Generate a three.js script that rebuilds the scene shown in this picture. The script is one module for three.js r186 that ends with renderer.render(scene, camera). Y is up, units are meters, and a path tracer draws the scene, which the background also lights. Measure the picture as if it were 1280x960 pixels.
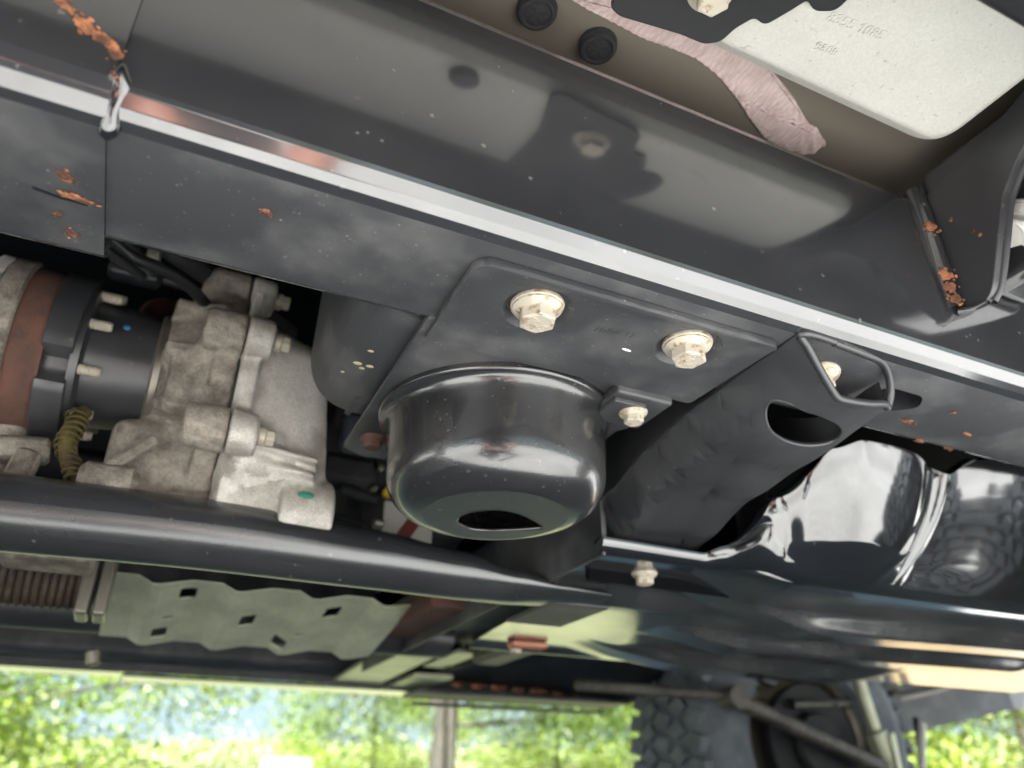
import * as THREE from 'three';
import { RoundedBoxGeometry } from 'three/addons/geometries/RoundedBoxGeometry.js';
import { mergeGeometries, toCreasedNormals } from 'three/addons/utils/BufferGeometryUtils.js';
import { TessellateModifier } from 'three/addons/modifiers/TessellateModifier.js';
import { TextGeometry } from 'three/addons/geometries/TextGeometry.js';
import { FontLoader } from 'three/addons/loaders/FontLoader.js';
import { Brush, Evaluator, SUBTRACTION } from 'three-bvh-csg';

// ------------------------------------------------------------------ camera, sky, sun, exposure
const scene = new THREE.Scene();
const camera = new THREE.PerspectiveCamera(53.08, 4 / 3, 0.02, 600);
camera.position.set(0, 0.22, 0);
{
  const pitch = 28.4 * Math.PI / 180, yaw = 25.4 * Math.PI / 180;
  camera.lookAt(Math.sin(yaw) * Math.cos(pitch), 0.22 + Math.sin(pitch), -Math.cos(yaw) * Math.cos(pitch));
}
camera.focus = 0.53;
camera.userData.fStop = 4.8;

const SUN = new THREE.Vector3(-0.34, 2.16, 0.98).normalize();
{
  const W = 512, H = 256, d = new Float32Array(W * H * 4);
  for (let j = 0; j < H; j++) for (let i = 0; i < W; i++) {
    const e = Math.max(0, ((j + 0.5) / H - 0.5) * Math.PI), t = Math.pow(Math.sin(e), 0.8), k = (j * W + i) * 4;
    d[k] = 0.108 + (0.040 - 0.108) * t; d[k + 1] = 0.140 + (0.080 - 0.140) * t; d[k + 2] = 0.150 + (0.145 - 0.150) * t; d[k + 3] = 1;
  }
  const sky = new THREE.DataTexture(d, W, H, THREE.RGBAFormat, THREE.FloatType);
  sky.mapping = THREE.EquirectangularReflectionMapping; sky.magFilter = sky.minFilter = THREE.LinearFilter; sky.needsUpdate = true;
  scene.background = sky; scene.environment = sky;
}
const sun = new THREE.DirectionalLight(0xfffdf8, 4.8);
sun.position.copy(SUN).multiplyScalar(30); sun.target.position.set(0, 0, 0);
sun.castShadow = true; sun.shadow.mapSize.set(4096, 4096);
Object.assign(sun.shadow.camera, { left: -30, right: 30, top: 30, bottom: -30, near: 1, far: 90 });
scene.add(sun, sun.target);

const renderer = new THREE.WebGLRenderer({ antialias: true });
renderer.setSize(1024, 768);
renderer.toneMapping = THREE.LinearToneMapping;
renderer.toneMappingExposure = 7.3;
renderer.shadowMap.enabled = true;

// ------------------------------------------------------------------ helpers
function rng(seed) { let a = seed >>> 0; return () => { a = (a + 0x6D2B79F5) | 0; let t = Math.imul(a ^ (a >>> 15), 1 | a); t = (t + Math.imul(t ^ (t >>> 7), 61 | t)) ^ t; return ((t ^ (t >>> 14)) >>> 0) / 4294967296; }; }
const PI = Math.PI, V = (x, y, z) => new THREE.Vector3(x, y, z), V2 = (x, y) => new THREE.Vector2(x, y);
const clamp = (x, a = 0, b = 1) => Math.min(b, Math.max(a, x)), lerp = (a, b, t) => a + (b - a) * t;
const smooth = (a, b, x) => { const t = clamp((x - a) / (b - a)); return t * t * (3 - 2 * t); };
function curve(xs, ys) { return x => { if (x <= xs[0]) return ys[0]; for (let i = 1; i < xs.length; i++) if (x <= xs[i]) { const t = (x - xs[i - 1]) / (xs[i] - xs[i - 1]); return lerp(ys[i - 1], ys[i], t * t * (3 - 2 * t)); } return ys[ys.length - 1]; }; }
function boxUV(g) {
  g = g.index ? g.toNonIndexed() : g;
  const p = g.attributes.position, uv = new Float32Array(p.count * 2), a = V(), b = V(), c = V(), n = V();
  for (let i = 0; i < p.count; i += 3) {
    a.fromBufferAttribute(p, i); b.fromBufferAttribute(p, i + 1); c.fromBufferAttribute(p, i + 2);
    n.crossVectors(b.clone().sub(a), c.clone().sub(a));
    const ax = Math.abs(n.x), ay = Math.abs(n.y), az = Math.abs(n.z);
    [a, b, c].forEach((q, k) => {
      const [u, v] = ay >= ax && ay >= az ? [q.x, q.z] : az >= ax ? [q.x, q.y] : [q.z, q.y];
      uv[(i + k) * 2] = u; uv[(i + k) * 2 + 1] = v;
    });
  }
  g.setAttribute('uv', new THREE.BufferAttribute(uv, 2));
  return g;
}
function join(list) {
  const clean = [].concat(list).map(g => {
    let q = g.index ? g.toNonIndexed() : g.clone();
    for (const k of Object.keys(q.attributes)) if (!['position', 'normal'].includes(k)) q.deleteAttribute(k);
    if (!q.attributes.normal) q.computeVertexNormals();
    q.morphAttributes = {}; q.clearGroups();
    return q;
  });
  return boxUV(clean.length > 1 ? mergeGeometries(clean) : clean[0]);
}
const names = {};
function numbered(n) { const k = names[n] = (names[n] ?? -1) + 1; return k ? `${n}_${String(k).padStart(3, '0')}` : n; }
function shade(o) { o.traverse(m => { if (m.isMesh) { m.castShadow = true; m.receiveShadow = true; } }); return o; }
function thing(name, label, category, pos, group) {
  const o = new THREE.Group(); o.name = numbered(name); o.position.set(...pos); o.userData = { label, category };
  if (group) o.userData.group = group;
  scene.add(o); return o;
}
function structure(name, geo, mat) { const m = new THREE.Mesh(geo, mat); m.name = name; m.userData.kind = 'structure'; m.receiveShadow = true; m.castShadow = true; scene.add(m); return m; }

// shapes
const rbox = (x0, x1, y0, y1, z0, z1, r = 0.004, s = 3) => new RoundedBoxGeometry(x1 - x0, y1 - y0, z1 - z0, s, Math.min(r, (x1 - x0) / 2.01, (y1 - y0) / 2.01, (z1 - z0) / 2.01)).translate((x0 + x1) / 2, (y0 + y1) / 2, (z0 + z1) / 2);
function turn(profile, seg = 40, crease = 0.6) { return toCreasedNormals(new THREE.LatheGeometry(profile.map(p => V2(Math.max(p[0], 1e-5), p[1])), seg), crease); }
function along(g, axis) { if (axis === 'x') g.rotateZ(-PI / 2); if (axis === 'z') g.rotateX(PI / 2); return g; }
function cyl(axis, x, y, z, r, len, b = 0.0015, seg = 32) {
  return along(turn([[0, -len / 2], [r - b, -len / 2], [r, -len / 2 + b], [r, len / 2 - b], [r - b, len / 2], [0, len / 2]], seg), axis).translate(x, y, z);
}
const turnX = (profile, y, z, seg = 48) => along(turn(profile.map(([x, r]) => [r, x])), 'x').translate(0, y, z);
const pipe = (pts, r, seg = 40, rs = 14) => new THREE.TubeGeometry(new THREE.CatmullRomCurve3(pts.map(p => V(...p))), seg, r, rs, false);
function bar(a, b, r, rs = 16) { const A = V(...a), B = V(...b), L = A.distanceTo(B); const g = cyl('y', 0, 0, 0, r, L, Math.min(0.003, r * 0.3), rs); g.applyQuaternion(new THREE.Quaternion().setFromUnitVectors(V(0, 1, 0), B.clone().sub(A).normalize())); return g.translate((A.x + B.x) / 2, (A.y + B.y) / 2, (A.z + B.z) / 2); }
function poly(pts) { return new THREE.Shape(pts.map(p => V2(...p))); }
function roundPoly(pts, r) {   // polygon with rounded corners
  const s = new THREE.Shape(), n = pts.length;
  pts.forEach((p, i) => {
    const a = V2(...pts[(i + n - 1) % n]), b = V2(...p), c = V2(...pts[(i + 1) % n]);
    const rr = Math.min(r, a.distanceTo(b) * 0.45, c.distanceTo(b) * 0.45);
    const p1 = b.clone().add(a.clone().sub(b).setLength(rr)), p2 = b.clone().add(c.clone().sub(b).setLength(rr));
    i ? s.lineTo(p1.x, p1.y) : s.moveTo(p1.x, p1.y); s.quadraticCurveTo(b.x, b.y, p2.x, p2.y);
  });
  s.closePath(); return s;
}
// a pressed sheet: flat outline with holes, given thickness, cut fine and bent by a function of (u, v, w)
function sheet(shape, thick, map, edge = 0.012, bevel = 0.0008) {
  let g = new THREE.ExtrudeGeometry(shape, { depth: thick, bevelEnabled: bevel > 0, bevelSize: bevel, bevelThickness: bevel, bevelSegments: 2, curveSegments: 20 });
  g = new TessellateModifier(edge, 9).modify(g);
  const p = g.attributes.position;
  for (let i = 0; i < p.count; i++) { const q = map(p.getX(i), p.getY(i), p.getZ(i)); p.setXYZ(i, q[0], q[1], q[2]); }
  g.deleteAttribute('normal'); g.deleteAttribute('uv');
  return toCreasedNormals(g, 0.7);
}
function gridSurface(nu, nv, f) {
  const p = [], idx = [];
  for (let j = 0; j <= nv; j++) for (let i = 0; i <= nu; i++) p.push(...f(i / nu, j / nv));
  for (let j = 0; j < nv; j++) for (let i = 0; i < nu; i++) { const a = j * (nu + 1) + i, b = a + 1, c = a + nu + 1, d = c + 1; idx.push(a, b, d, a, d, c); }
  const g = new THREE.BufferGeometry(); g.setAttribute('position', new THREE.Float32BufferAttribute(p, 3)); g.setIndex(idx); g.computeVertexNormals(); return g;
}
// surface of a cast shape given by its distance function (surface nets)
function cast(f, lo, hi, h) {
  const n = [0, 1, 2].map(k => Math.ceil((hi[k] - lo[k]) / h) + 1), [nx, ny, nz] = n, val = new Float32Array(nx * ny * nz), id = new Int32Array(nx * ny * nz).fill(-1);
  const at = (i, j, k) => i + nx * (j + ny * k);
  for (let k = 0; k < nz; k++) for (let j = 0; j < ny; j++) for (let i = 0; i < nx; i++) val[at(i, j, k)] = f(lo[0] + i * h, lo[1] + j * h, lo[2] + k * h);
  const pos = [], nor = [], idx = [];
  for (let k = 0; k < nz - 1; k++) for (let j = 0; j < ny - 1; j++) for (let i = 0; i < nx - 1; i++) {
    let c = 0, x = 0, y = 0, z = 0;
    const v = (a, b, d) => val[at(i + a, j + b, k + d)];
    const edge = (a, b) => { const p = v(...a), q = v(...b); if (p < 0 !== q < 0) { const t = p / (p - q); x += lerp(a[0], b[0], t); y += lerp(a[1], b[1], t); z += lerp(a[2], b[2], t); c++; } };
    for (let s = 0; s < 2; s++) for (let t = 0; t < 2; t++) { edge([0, s, t], [1, s, t]); edge([s, 0, t], [s, 1, t]); edge([s, t, 0], [s, t, 1]); }
    if (!c) continue;
    const X = lo[0] + (i + x / c) * h, Y = lo[1] + (j + y / c) * h, Z = lo[2] + (k + z / c) * h, e = h * 0.5;
    const g = V(f(X + e, Y, Z) - f(X - e, Y, Z), f(X, Y + e, Z) - f(X, Y - e, Z), f(X, Y, Z + e) - f(X, Y, Z - e)).normalize();
    id[at(i, j, k)] = pos.length / 3; pos.push(X, Y, Z); nor.push(g.x, g.y, g.z);
  }
  const quad = (a, b, c, d, flip) => { if (a < 0 || b < 0 || c < 0 || d < 0) return; flip ? idx.push(a, c, b, a, d, c) : idx.push(a, b, c, a, c, d); };
  for (let k = 1; k < nz - 1; k++) for (let j = 1; j < ny - 1; j++) for (let i = 1; i < nx - 1; i++) {
    const s = val[at(i, j, k)] < 0;
    if (s !== val[at(i + 1, j, k)] < 0) quad(id[at(i, j - 1, k - 1)], id[at(i, j, k - 1)], id[at(i, j, k)], id[at(i, j - 1, k)], !s);
    if (s !== val[at(i, j + 1, k)] < 0) quad(id[at(i - 1, j, k - 1)], id[at(i - 1, j, k)], id[at(i, j, k)], id[at(i, j, k - 1)], !s);
    if (s !== val[at(i, j, k + 1)] < 0) quad(id[at(i - 1, j - 1, k)], id[at(i, j - 1, k)], id[at(i, j, k)], id[at(i - 1, j, k)], !s);
  }
  const g = new THREE.BufferGeometry(); g.setAttribute('position', new THREE.Float32BufferAttribute(pos, 3)); g.setAttribute('normal', new THREE.Float32BufferAttribute(nor, 3)); g.setIndex(idx); return g;
}
const smin = (a, b, k) => { const h = clamp(0.5 + 0.5 * (b - a) / k); return lerp(b, a, h) - k * h * (1 - h); };
const sdCylX = (x, y, z, x0, x1, cy, cz, r0, r1 = r0, rd = 0.004) => { const t = clamp((x - x0) / (x1 - x0)), r = lerp(r0, r1, t); const dr = Math.hypot(y - cy, z - cz) - r + rd, dx = Math.max(x0 - x, x - x1) + rd; return Math.min(Math.max(dr, dx), 0) + Math.hypot(Math.max(dr, 0), Math.max(dx, 0)) - rd; };
const sdBox = (x, y, z, c, s, rd = 0.006) => { const a = Math.abs(x - c[0]) - s[0] + rd, b = Math.abs(y - c[1]) - s[1] + rd, d = Math.abs(z - c[2]) - s[2] + rd; return Math.min(Math.max(a, b, d), 0) + Math.hypot(Math.max(a, 0), Math.max(b, 0), Math.max(d, 0)) - rd; };

// ------------------------------------------------------------------ textures and materials
function tileNoise(seed) { const r = rng(seed), t = Float32Array.from({ length: 65536 }, r); return (x, y, per) => { const xi = Math.floor(x), yi = Math.floor(y), fx = x - xi, fy = y - yi, u = fx * fx * (3 - 2 * fx), v = fy * fy * (3 - 2 * fy); const m = a => ((a % per) + per) % per, h = (a, b) => t[(m(a) * 131 + m(b) * 7919 + seed * 17) & 65535]; return lerp(lerp(h(xi, yi), h(xi + 1, yi), u), lerp(h(xi, yi + 1), h(xi + 1, yi + 1), u), v); }; }
function fbm(n, x, y, per, oct) { let s = 0, a = 0.5, f = 1, w = 0; for (let o = 0; o < oct; o++) { s += a * n(x * per * f, y * per * f, per * f); w += a; a *= 0.5; f *= 2; } return s / w; }
function texture(size, metres, f, srgb) {
  const d = new Uint8Array(size * size * 4);
  for (let j = 0; j < size; j++) for (let i = 0; i < size; i++) { const c = f(i / size, j / size, i, j), k = (j * size + i) * 4; for (let q = 0; q < 3; q++) d[k + q] = clamp(Array.isArray(c) ? c[q] : c, 0, 255); d[k + 3] = 255; }
  const t = new THREE.DataTexture(d, size, size); t.wrapS = t.wrapT = THREE.RepeatWrapping; t.magFilter = THREE.LinearFilter; t.minFilter = THREE.LinearMipmapLinearFilter; t.generateMipmaps = true;
  t.repeat.set(1 / metres, 1 / metres); if (srgb) t.colorSpace = THREE.SRGBColorSpace; t.needsUpdate = true; return t;
}
const n1 = tileNoise(3), n2 = tileNoise(11), n3 = tileNoise(29);
function specks(size, count, seed, rmax) { const m = new Float32Array(size * size), r = rng(seed); for (let q = 0; q < count; q++) { const x = r() * size, y = r() * size, R = 0.6 + Math.pow(r(), 4) * rmax, b = 0.35 + 0.65 * r(); for (let j = -Math.ceil(R); j <= R; j++) for (let i = -Math.ceil(R); i <= R; i++) if (i * i + j * j <= R * R * (0.5 + r())) { const k = (((y + j) | 0) + size) % size * size + (((x + i) | 0) + size) % size; m[k] = Math.max(m[k], b); } } return m; }
function paintMap(base, dust, amount, nspeck, seed, metres, size = 1024) {
  const sp = specks(size, nspeck, seed, 3.2);
  return texture(size, metres, (u, v, i, j) => {
    const a = fbm(n1, u + seed * 0.13, v, 4, 6), b = fbm(n2, u, v + seed * 0.31, 16, 5), g = n3(u * 256, v * 256, 256);
    const t = clamp(smooth(0.46, 0.75, a) * (0.5 + b) * amount + (g - 0.5) * 0.06 * amount + sp[j * size + i] * 0.7);
    return base.map((c, k) => lerp(c, dust[k], t));
  }, true);
}
const M = {};
const T = {
  gloss: paintMap([47, 48, 51], [132, 130, 127], 0.10, 420, 1, 0.5),
  under: paintMap([57, 58, 61], [130, 129, 127], 0.34, 900, 2, 0.22),
  cup: paintMap([40, 40, 42], [104, 102, 98], 0.30, 1600, 3, 0.3),
  scuff: texture(1024, 0.5, (u, v) => { const a = fbm(n1, u * 0.25, v, 16, 5), b = fbm(n2, u, v, 6, 6), l = n3(u * 12, v * 400, 400), g = n2(u * 256, v * 256, 256); const t = clamp(0.25 + 0.9 * (a - 0.4) + 0.9 * (b - 0.45) + 0.25 * smooth(0.8, 0.97, l)); const q = (g - 0.5) * 10; return [lerp(40, 84, t) + q, lerp(41, 85, t) + q, lerp(43, 84, t) + q]; }, true),
  tyre: texture(512, 0.4, (u, v) => { const a = fbm(n1, u, v, 8, 5), b = n2(u * 120, v * 120, 120), g = (a - 0.5) * 50 + (b - 0.5) * 14; return [112 + g, 117 + g, 123 + g]; }, true),
  brush: texture(512, 0.1, (u, v) => { const a = n1(u * 90 + 3 * fbm(n2, u, v, 6, 3), v * 12, 90), b = fbm(n3, u, v, 8, 4), g = (a - 0.5) * 22 + (b - 0.5) * 26; return [186 + g, 166 + g, 163 + g]; }, true),
  arm: paintMap([48, 49, 52], [120, 118, 114], 0.2, 220, 6, 0.4),
  skid: paintMap([22, 23, 26], [120, 116, 110], 0.10, 160, 4, 0.5),
  fine: texture(512, 0.06, (u, v) => 255 * (0.6 * fbm(n1, u, v, 32, 3) + 0.4 * n3(u * 128, v * 128, 128))),
  grain: texture(512, 0.09, (u, v) => 255 * (0.5 * fbm(n2, u, v, 16, 4) + 0.5 * n1(u * 90, v * 90, 90))),
  wave: texture(512, 0.35, (u, v) => 255 * fbm(n3, u, v, 6, 3)),
  roughA: texture(512, 0.33, (u, v) => 255 * clamp(0.55 + 0.9 * (fbm(n2, u, v, 6, 6) - 0.5))),
  alu: texture(1024, 0.22, (u, v) => { const a = fbm(n1, u, v, 5, 6), b = fbm(n2, u, v, 24, 4), c = n3(u * 200, v * 200, 200); const t = clamp(smooth(0.42, 0.68, a) * 0.75 + (b - 0.5) * 0.5), g = (c - 0.5) * 26; return [lerp(210, 156, t) + g, lerp(206, 150, t) + g, lerp(198, 141, t) + g]; }, true),
  aluDirty: texture(1024, 0.2, (u, v) => { const a = fbm(n2, u, v, 5, 6), b = fbm(n1, u, v, 30, 4), c = n3(u * 170, v * 170, 170); const t = clamp(0.2 + smooth(0.34, 0.70, a) * 0.5 + (b - 0.5) * 0.7), g = (c - 0.5) * 24; return [lerp(158, 78, t) + g, lerp(150, 71, t) + g, lerp(139, 63, t) + g]; }, true),
  rust: texture(512, 0.05, (u, v) => { const a = fbm(n1, u, v, 8, 5), b = n3(u * 64, v * 64, 64); const t = clamp((a - 0.35) * 2.4 + (b - 0.5) * 0.5); return [lerp(84, 188, t), lerp(56, 124, t), lerp(42, 86, t)]; }, true),
  brown: texture(512, 0.1, (u, v) => { const t = fbm(n2, u, v, 8, 5); return [lerp(70, 112, t), lerp(54, 74, t), lerp(49, 60, t)]; }, true),
  zinc: texture(512, 0.2, (u, v) => { const a = fbm(n1, u, v, 6, 5), b = n2(u * 60, v * 60, 60); const g = (b - 0.5) * 12; return [188 + a * 44 + g, 190 + a * 42 + g, 164 + a * 36 + g]; }, true),
  boltCol: texture(512, 0.05, (u, v) => { const a = fbm(n2, u, v, 10, 5); const t = smooth(0.5, 0.78, a); return [lerp(198, 150, t), lerp(190, 122, t), lerp(174, 92, t)]; }, true),
  beige: texture(1024, 0.4, (u, v) => { const a = fbm(n1, u, v, 6, 5), b = n3(u * 300, v * 300, 300), s = n2(u * 120, v * 120, 120); const g = (a - 0.5) * 16 + (b - 0.5) * 10 - smooth(0.9, 0.99, s) * 26; return [194 + g, 193 + g, 186 + g]; }, true),
  concrete: texture(1024, 2.4, (u, v) => { const a = fbm(n1, u, v, 5, 7), b = n3(u * 400, v * 400, 400), s = n2(u * 220, v * 220, 220); const g = (a - 0.5) * 60 + (b - 0.5) * 34 - smooth(0.86, 0.98, s) * 40; return [174 + g, 174 + g, 173 + g]; }, true),
  sand: texture(1024, 2, (u, v) => { const a = fbm(n1, u, v, 6, 6), b = n3(u * 300, v * 300, 300), g = (a - 0.5) * 50 + (b - 0.5) * 40; return [142 + g, 120 + g, 88 + g]; }, true),
  grass: texture(1024, 5, (u, v) => { const a = fbm(n2, u, v, 6, 6), b = n1(u * 300, v * 300, 300); const t = clamp(a * 1.3 - 0.15); const g = (b - 0.5) * 40; return [lerp(76, 106, t) + g, lerp(83, 107, t) + g, lerp(54, 76, t) + g * 0.6]; }, true),
  bark: texture(512, 0.8, (u, v) => { const a = fbm(n1, u * 2, v * 0.5, 12, 5); return [lerp(58, 100, a), lerp(56, 96, a), lerp(50, 86, a)]; }, true),
};
const std = o => new THREE.MeshStandardMaterial(o), phy = o => new THREE.MeshPhysicalMaterial(o);
M.gloss = phy({ map: T.gloss, roughness: 0.12, ior: 2.05, bumpMap: T.wave, bumpScale: 0.0003, clearcoat: 0.7, clearcoatRoughness: 0.06 });
M.under = phy({ map: T.under, roughness: 0.5, ior: 1.6, bumpMap: T.fine, bumpScale: 0.00012 });
M.cup = phy({ map: T.cup, roughness: 0.2, ior: 1.85, bumpMap: T.fine, bumpScale: 0.00010, clearcoat: 0.6, clearcoatRoughness: 0.06 });
M.skid = phy({ map: T.skid, roughness: 0.09, ior: 2.0, bumpMap: T.wave, bumpScale: 0.00025, clearcoat: 0.8, clearcoatRoughness: 0.04 });
M.skidFloor = phy({ map: T.scuff, roughness: 0.16, ior: 1.9, bumpMap: T.wave, bumpScale: 0.0008, clearcoat: 0.4, clearcoatRoughness: 0.1 });
M.satin = phy({ map: T.gloss, roughness: 0.24, ior: 1.95, bumpMap: T.fine, bumpScale: 0.00008 });
M.arm = phy({ map: T.arm, roughness: 0.38, ior: 1.7, bumpMap: T.fine, bumpScale: 0.00006 });
M.dark = std({ map: T.under, color: 0x8a8a8c, roughness: 0.7 });
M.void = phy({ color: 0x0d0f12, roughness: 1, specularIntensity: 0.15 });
M.plastic = std({ color: 0x1b1c1f, roughness: 0.45, map: null });
M.alu = std({ map: T.alu, roughness: 0.55, metalness: 0.15, bumpMap: T.grain, bumpScale: 0.0007 });
M.aluDirty = std({ map: T.aluDirty, roughness: 0.7, metalness: 0.1, bumpMap: T.grain, bumpScale: 0.0009 });
M.rust = std({ map: T.rust, roughness: 0.95, bumpMap: T.grain, bumpScale: 0.0004 });
M.brown = std({ map: T.brown, roughness: 0.85, bumpMap: T.grain, bumpScale: 0.0006 });
M.zinc = phy({ map: T.zinc, roughness: 0.36, metalness: 0.4, bumpMap: T.fine, bumpScale: 0.0001 });
M.bolt = std({ map: T.boltCol, roughness: 0.5, metalness: 0.2, bumpMap: T.grain, bumpScale: 0.0003 });
M.steel = std({ color: 0x8f8a80, roughness: 0.4, metalness: 0.8 });
M.beige = std({ map: T.beige, roughness: 0.55, bumpMap: T.fine, bumpScale: 0.0003 });
M.olive = phy({ color: 0x6a645b, roughness: 0.32, ior: 1.5 });
M.pink = std({ map: T.brush, roughness: 0.8, bumpMap: T.brush, bumpScale: 0.0012 });
M.rubber = std({ map: T.under, color: 0x9a9aa0, roughness: 0.8 });
M.white = std({ color: 0xe8e6e0, roughness: 0.5 });

// ------------------------------------------------------------------ ground
const ground = structure('ground', new THREE.CircleGeometry(400, 96).rotateX(-PI / 2), std({ map: T.grass, roughness: 1 }));
{ const uv = ground.geometry.attributes.uv; for (let i = 0; i < uv.count; i++) uv.setXY(i, ground.geometry.attributes.position.getX(i), ground.geometry.attributes.position.getZ(i)); }
{
  const s = poly([[-14, 9], [16, 9], [16, -2.2], [-14, -2.2]].map(([x, z]) => [x, -z]));
  const g = boxUV(new THREE.ShapeGeometry(s).rotateX(-PI / 2).translate(0, 0.004, 0));
  structure('driveway', g, std({ map: T.concrete, roughness: 0.9, bumpMap: T.grain, bumpScale: 0.001 }));
}
structure('path', boxUV(new THREE.ShapeGeometry(poly([[1.9, 2.0], [16, 2.0], [16, 6.5], [4.2, 6.5], [2.3, 3.4]])).rotateX(-PI / 2).translate(0, 0.008, 0)), std({ map: T.sand, roughness: 1 }));
{ // grassy bank rising behind the lawn
  const g = gridSurface(120, 24, (u, v) => { const a = lerp(-1.2, 1.5, u), r = lerp(24, 75, v); return [Math.sin(a) * r, -0.05 + 3.6 * smooth(0, 0.75, v) * (0.85 + 0.25 * Math.sin(a * 9) * Math.sin(a * 4 + 1)), -Math.cos(a) * r]; });
  structure('bank', boxUV(g), std({ map: T.grass, color: 0xffffff, roughness: 1 }));
}

// ------------------------------------------------------------------ the pickup truck
const O = V(0.3, 0, -0.92);
const truck = thing('pickup_truck', 'pickup truck seen from below, its black painted frame filling most of the picture', 'pickup truck', [O.x, 0, O.z]);
function part(name, geos, mat, parent = truck, label) {
  const g = join(geos); g.translate(-O.x, 0, -O.z);
  const m = new THREE.Mesh(g, mat); m.name = numbered(name); if (label) m.userData.label = label; parent.add(m); return m;
}
function place(name, geo, mat, x, y, z, parent = truck, rot, label) {   // a shared geometry set at a place
  const m = new THREE.Mesh(geo, mat); m.name = numbered(name); m.position.set(x - O.x, y, z - O.z); if (rot) m.rotation.set(...rot); if (label) m.userData.label = label; parent.add(m); return m;
}
const font = await new FontLoader().loadAsync('fonts/droid/droid_sans_bold.typeface.json');
function marks(text, size, depth = 0.0006) { const g = new TextGeometry(text, { font, size, depth, curveSegments: 3 }); g.computeBoundingBox(); const b = g.boundingBox; return g.translate(-(b.min.x + b.max.x) / 2, -(b.min.y + b.max.y) / 2, 0); }
const facingDown = (g, x, y, z, turnBy = 0) => g.rotateX(PI / 2).rotateY(turnBy).translate(x, y, z);

// flange bolt with its head down: washer flange, skirt, hexagon with a dished face
function flangeBolt(R, text) {
  const h = R * 0.60;
  const fl = turn([[0, 0], [R * 0.97, 0], [R, -R * 0.07], [R * 0.98, -R * 0.16], [R * 0.93, -R * 0.2], [R * 0.92, -R * 0.26], [R * 0.86, -R * 0.3], [R * 0.66, -R * 0.42], [0, -R * 0.42]].map(p => [p[0], p[1]]), 44, 0.35);
  const hex = new THREE.ExtrudeGeometry(roundPoly(Array.from({ length: 6 }, (_, i) => [Math.cos(i * PI / 3) * R * 0.70, Math.sin(i * PI / 3) * R * 0.70]), R * 0.05), { depth: h, bevelEnabled: true, bevelSize: R * 0.06, bevelThickness: R * 0.07, bevelSegments: 3, bevelOffset: -R * 0.06 }).rotateX(PI / 2).translate(0, -R * 0.2, 0);
  const cap = turn([[0, -R * 0.86], [R * 0.42, -R * 0.86], [R * 0.52, -R * 0.90], [R * 0.565, -R * 0.88], [R * 0.60, -R * 0.8]], 36, 0.4);
  const list = [fl, hex, cap];
  if (text) list.push(marks(text, R * 0.36, R * 0.05).rotateX(PI / 2).rotateY(0.3).translate(0, -R * 0.85, 0));
  return join(list);
}
const boltBig = flangeBolt(0.0185, '10.9'), boltSmall = flangeBolt(0.0118);
function scab(cx, cy, w, h, seed, rot = 0) {   // irregular flake of rust in its plane
  const r = rng(seed), n = 22, pts = [];
  for (let i = 0; i < n; i++) { const a = i / n * 2 * PI, k = 0.62 + 0.5 * r(); const x = Math.cos(a) * w / 2 * k, y = Math.sin(a) * h / 2 * k; pts.push([cx + x * Math.cos(rot) - y * Math.sin(rot), cy + x * Math.sin(rot) + y * Math.cos(rot)]); }
  return new THREE.ExtrudeGeometry(poly(pts), { depth: 0.0001, bevelEnabled: true, bevelSize: 0.0003, bevelThickness: 0.00015, bevelSegments: 1 });
}
function cluster(x, y, w, h, seed, rot = 0) {   // a patch of rust: a few ragged flakes and loose specks round them
  const r = rng(seed * 91 + 5), out = [], n = 10 + Math.round(w / 0.0014), put = (u, v, a, b, k) => out.push(scab(x + u * Math.cos(rot) - v * Math.sin(rot), y + u * Math.sin(rot) + v * Math.cos(rot), a, b, seed * 13 + k, rot + r() - 0.5));
  for (let k = 0; k < n; k++) { const q = Math.pow(r(), 0.7), A = r() * 6.283, core = k < n * 0.45; const u = Math.cos(A) * q * w * (core ? 0.30 : 0.62), v = Math.sin(A) * q * h * (core ? 0.25 : 0.75); const z = core ? 0.2 + 0.28 * r() : 0.05 + 0.11 * r(); put(u, v, w * z, Math.min(w, h * 1.3) * z * 1.1, k); }
  return out;
}
const scabsDown = (list, y) => list.flatMap(([x, z, w, h, s, r]) => cluster(x, -z, w, h, s, r).map((g, i) => g.rotateX(-PI / 2).translate(0, y - 0.0004 - i * 0.00003, 0)));
const scabsSide = (list, z) => list.flatMap(([x, y, w, h, s, r]) => cluster(x, y, w, h, s, r).map((g, i) => g.translate(0, 0, z - 0.0002 + i * 0.00003)));

// --- near frame rail: a boxed section with rounded corners
function railProfile(z0, z1, y0, y1, r) { const s = new THREE.Shape(); s.moveTo(-z0 + r, y0); const a = -z0, b = -z1; s.lineTo(b - 0.012, y0); s.absarc(b - 0.012, y0 + 0.012, 0.012, -PI / 2, 0); s.lineTo(b, y1 - 0.012); s.absarc(b - 0.012, y1 - 0.012, 0.012, 0, PI / 2); s.lineTo(a + 0.016, y1); s.absarc(a + 0.016, y1 - 0.016, 0.016, PI / 2, PI); s.lineTo(a, y0 + r); s.absarc(a + r, y0 + r, r, PI, 1.5 * PI); return s; }
function railGeo(x0, x1, z0, z1, y0, y1, r) { const g = new THREE.ExtrudeGeometry(railProfile(z0, z1, y0, y1, r), { depth: x1 - x0, bevelEnabled: false, curveSegments: 18 }); g.rotateY(PI / 2).translate(x0, 0, 0); return toCreasedNormals(g, 0.5); }
let mainRail = railGeo(-0.064, 2.6, -0.318, -0.439, 0.5150, 0.695, 0.0205);
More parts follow.
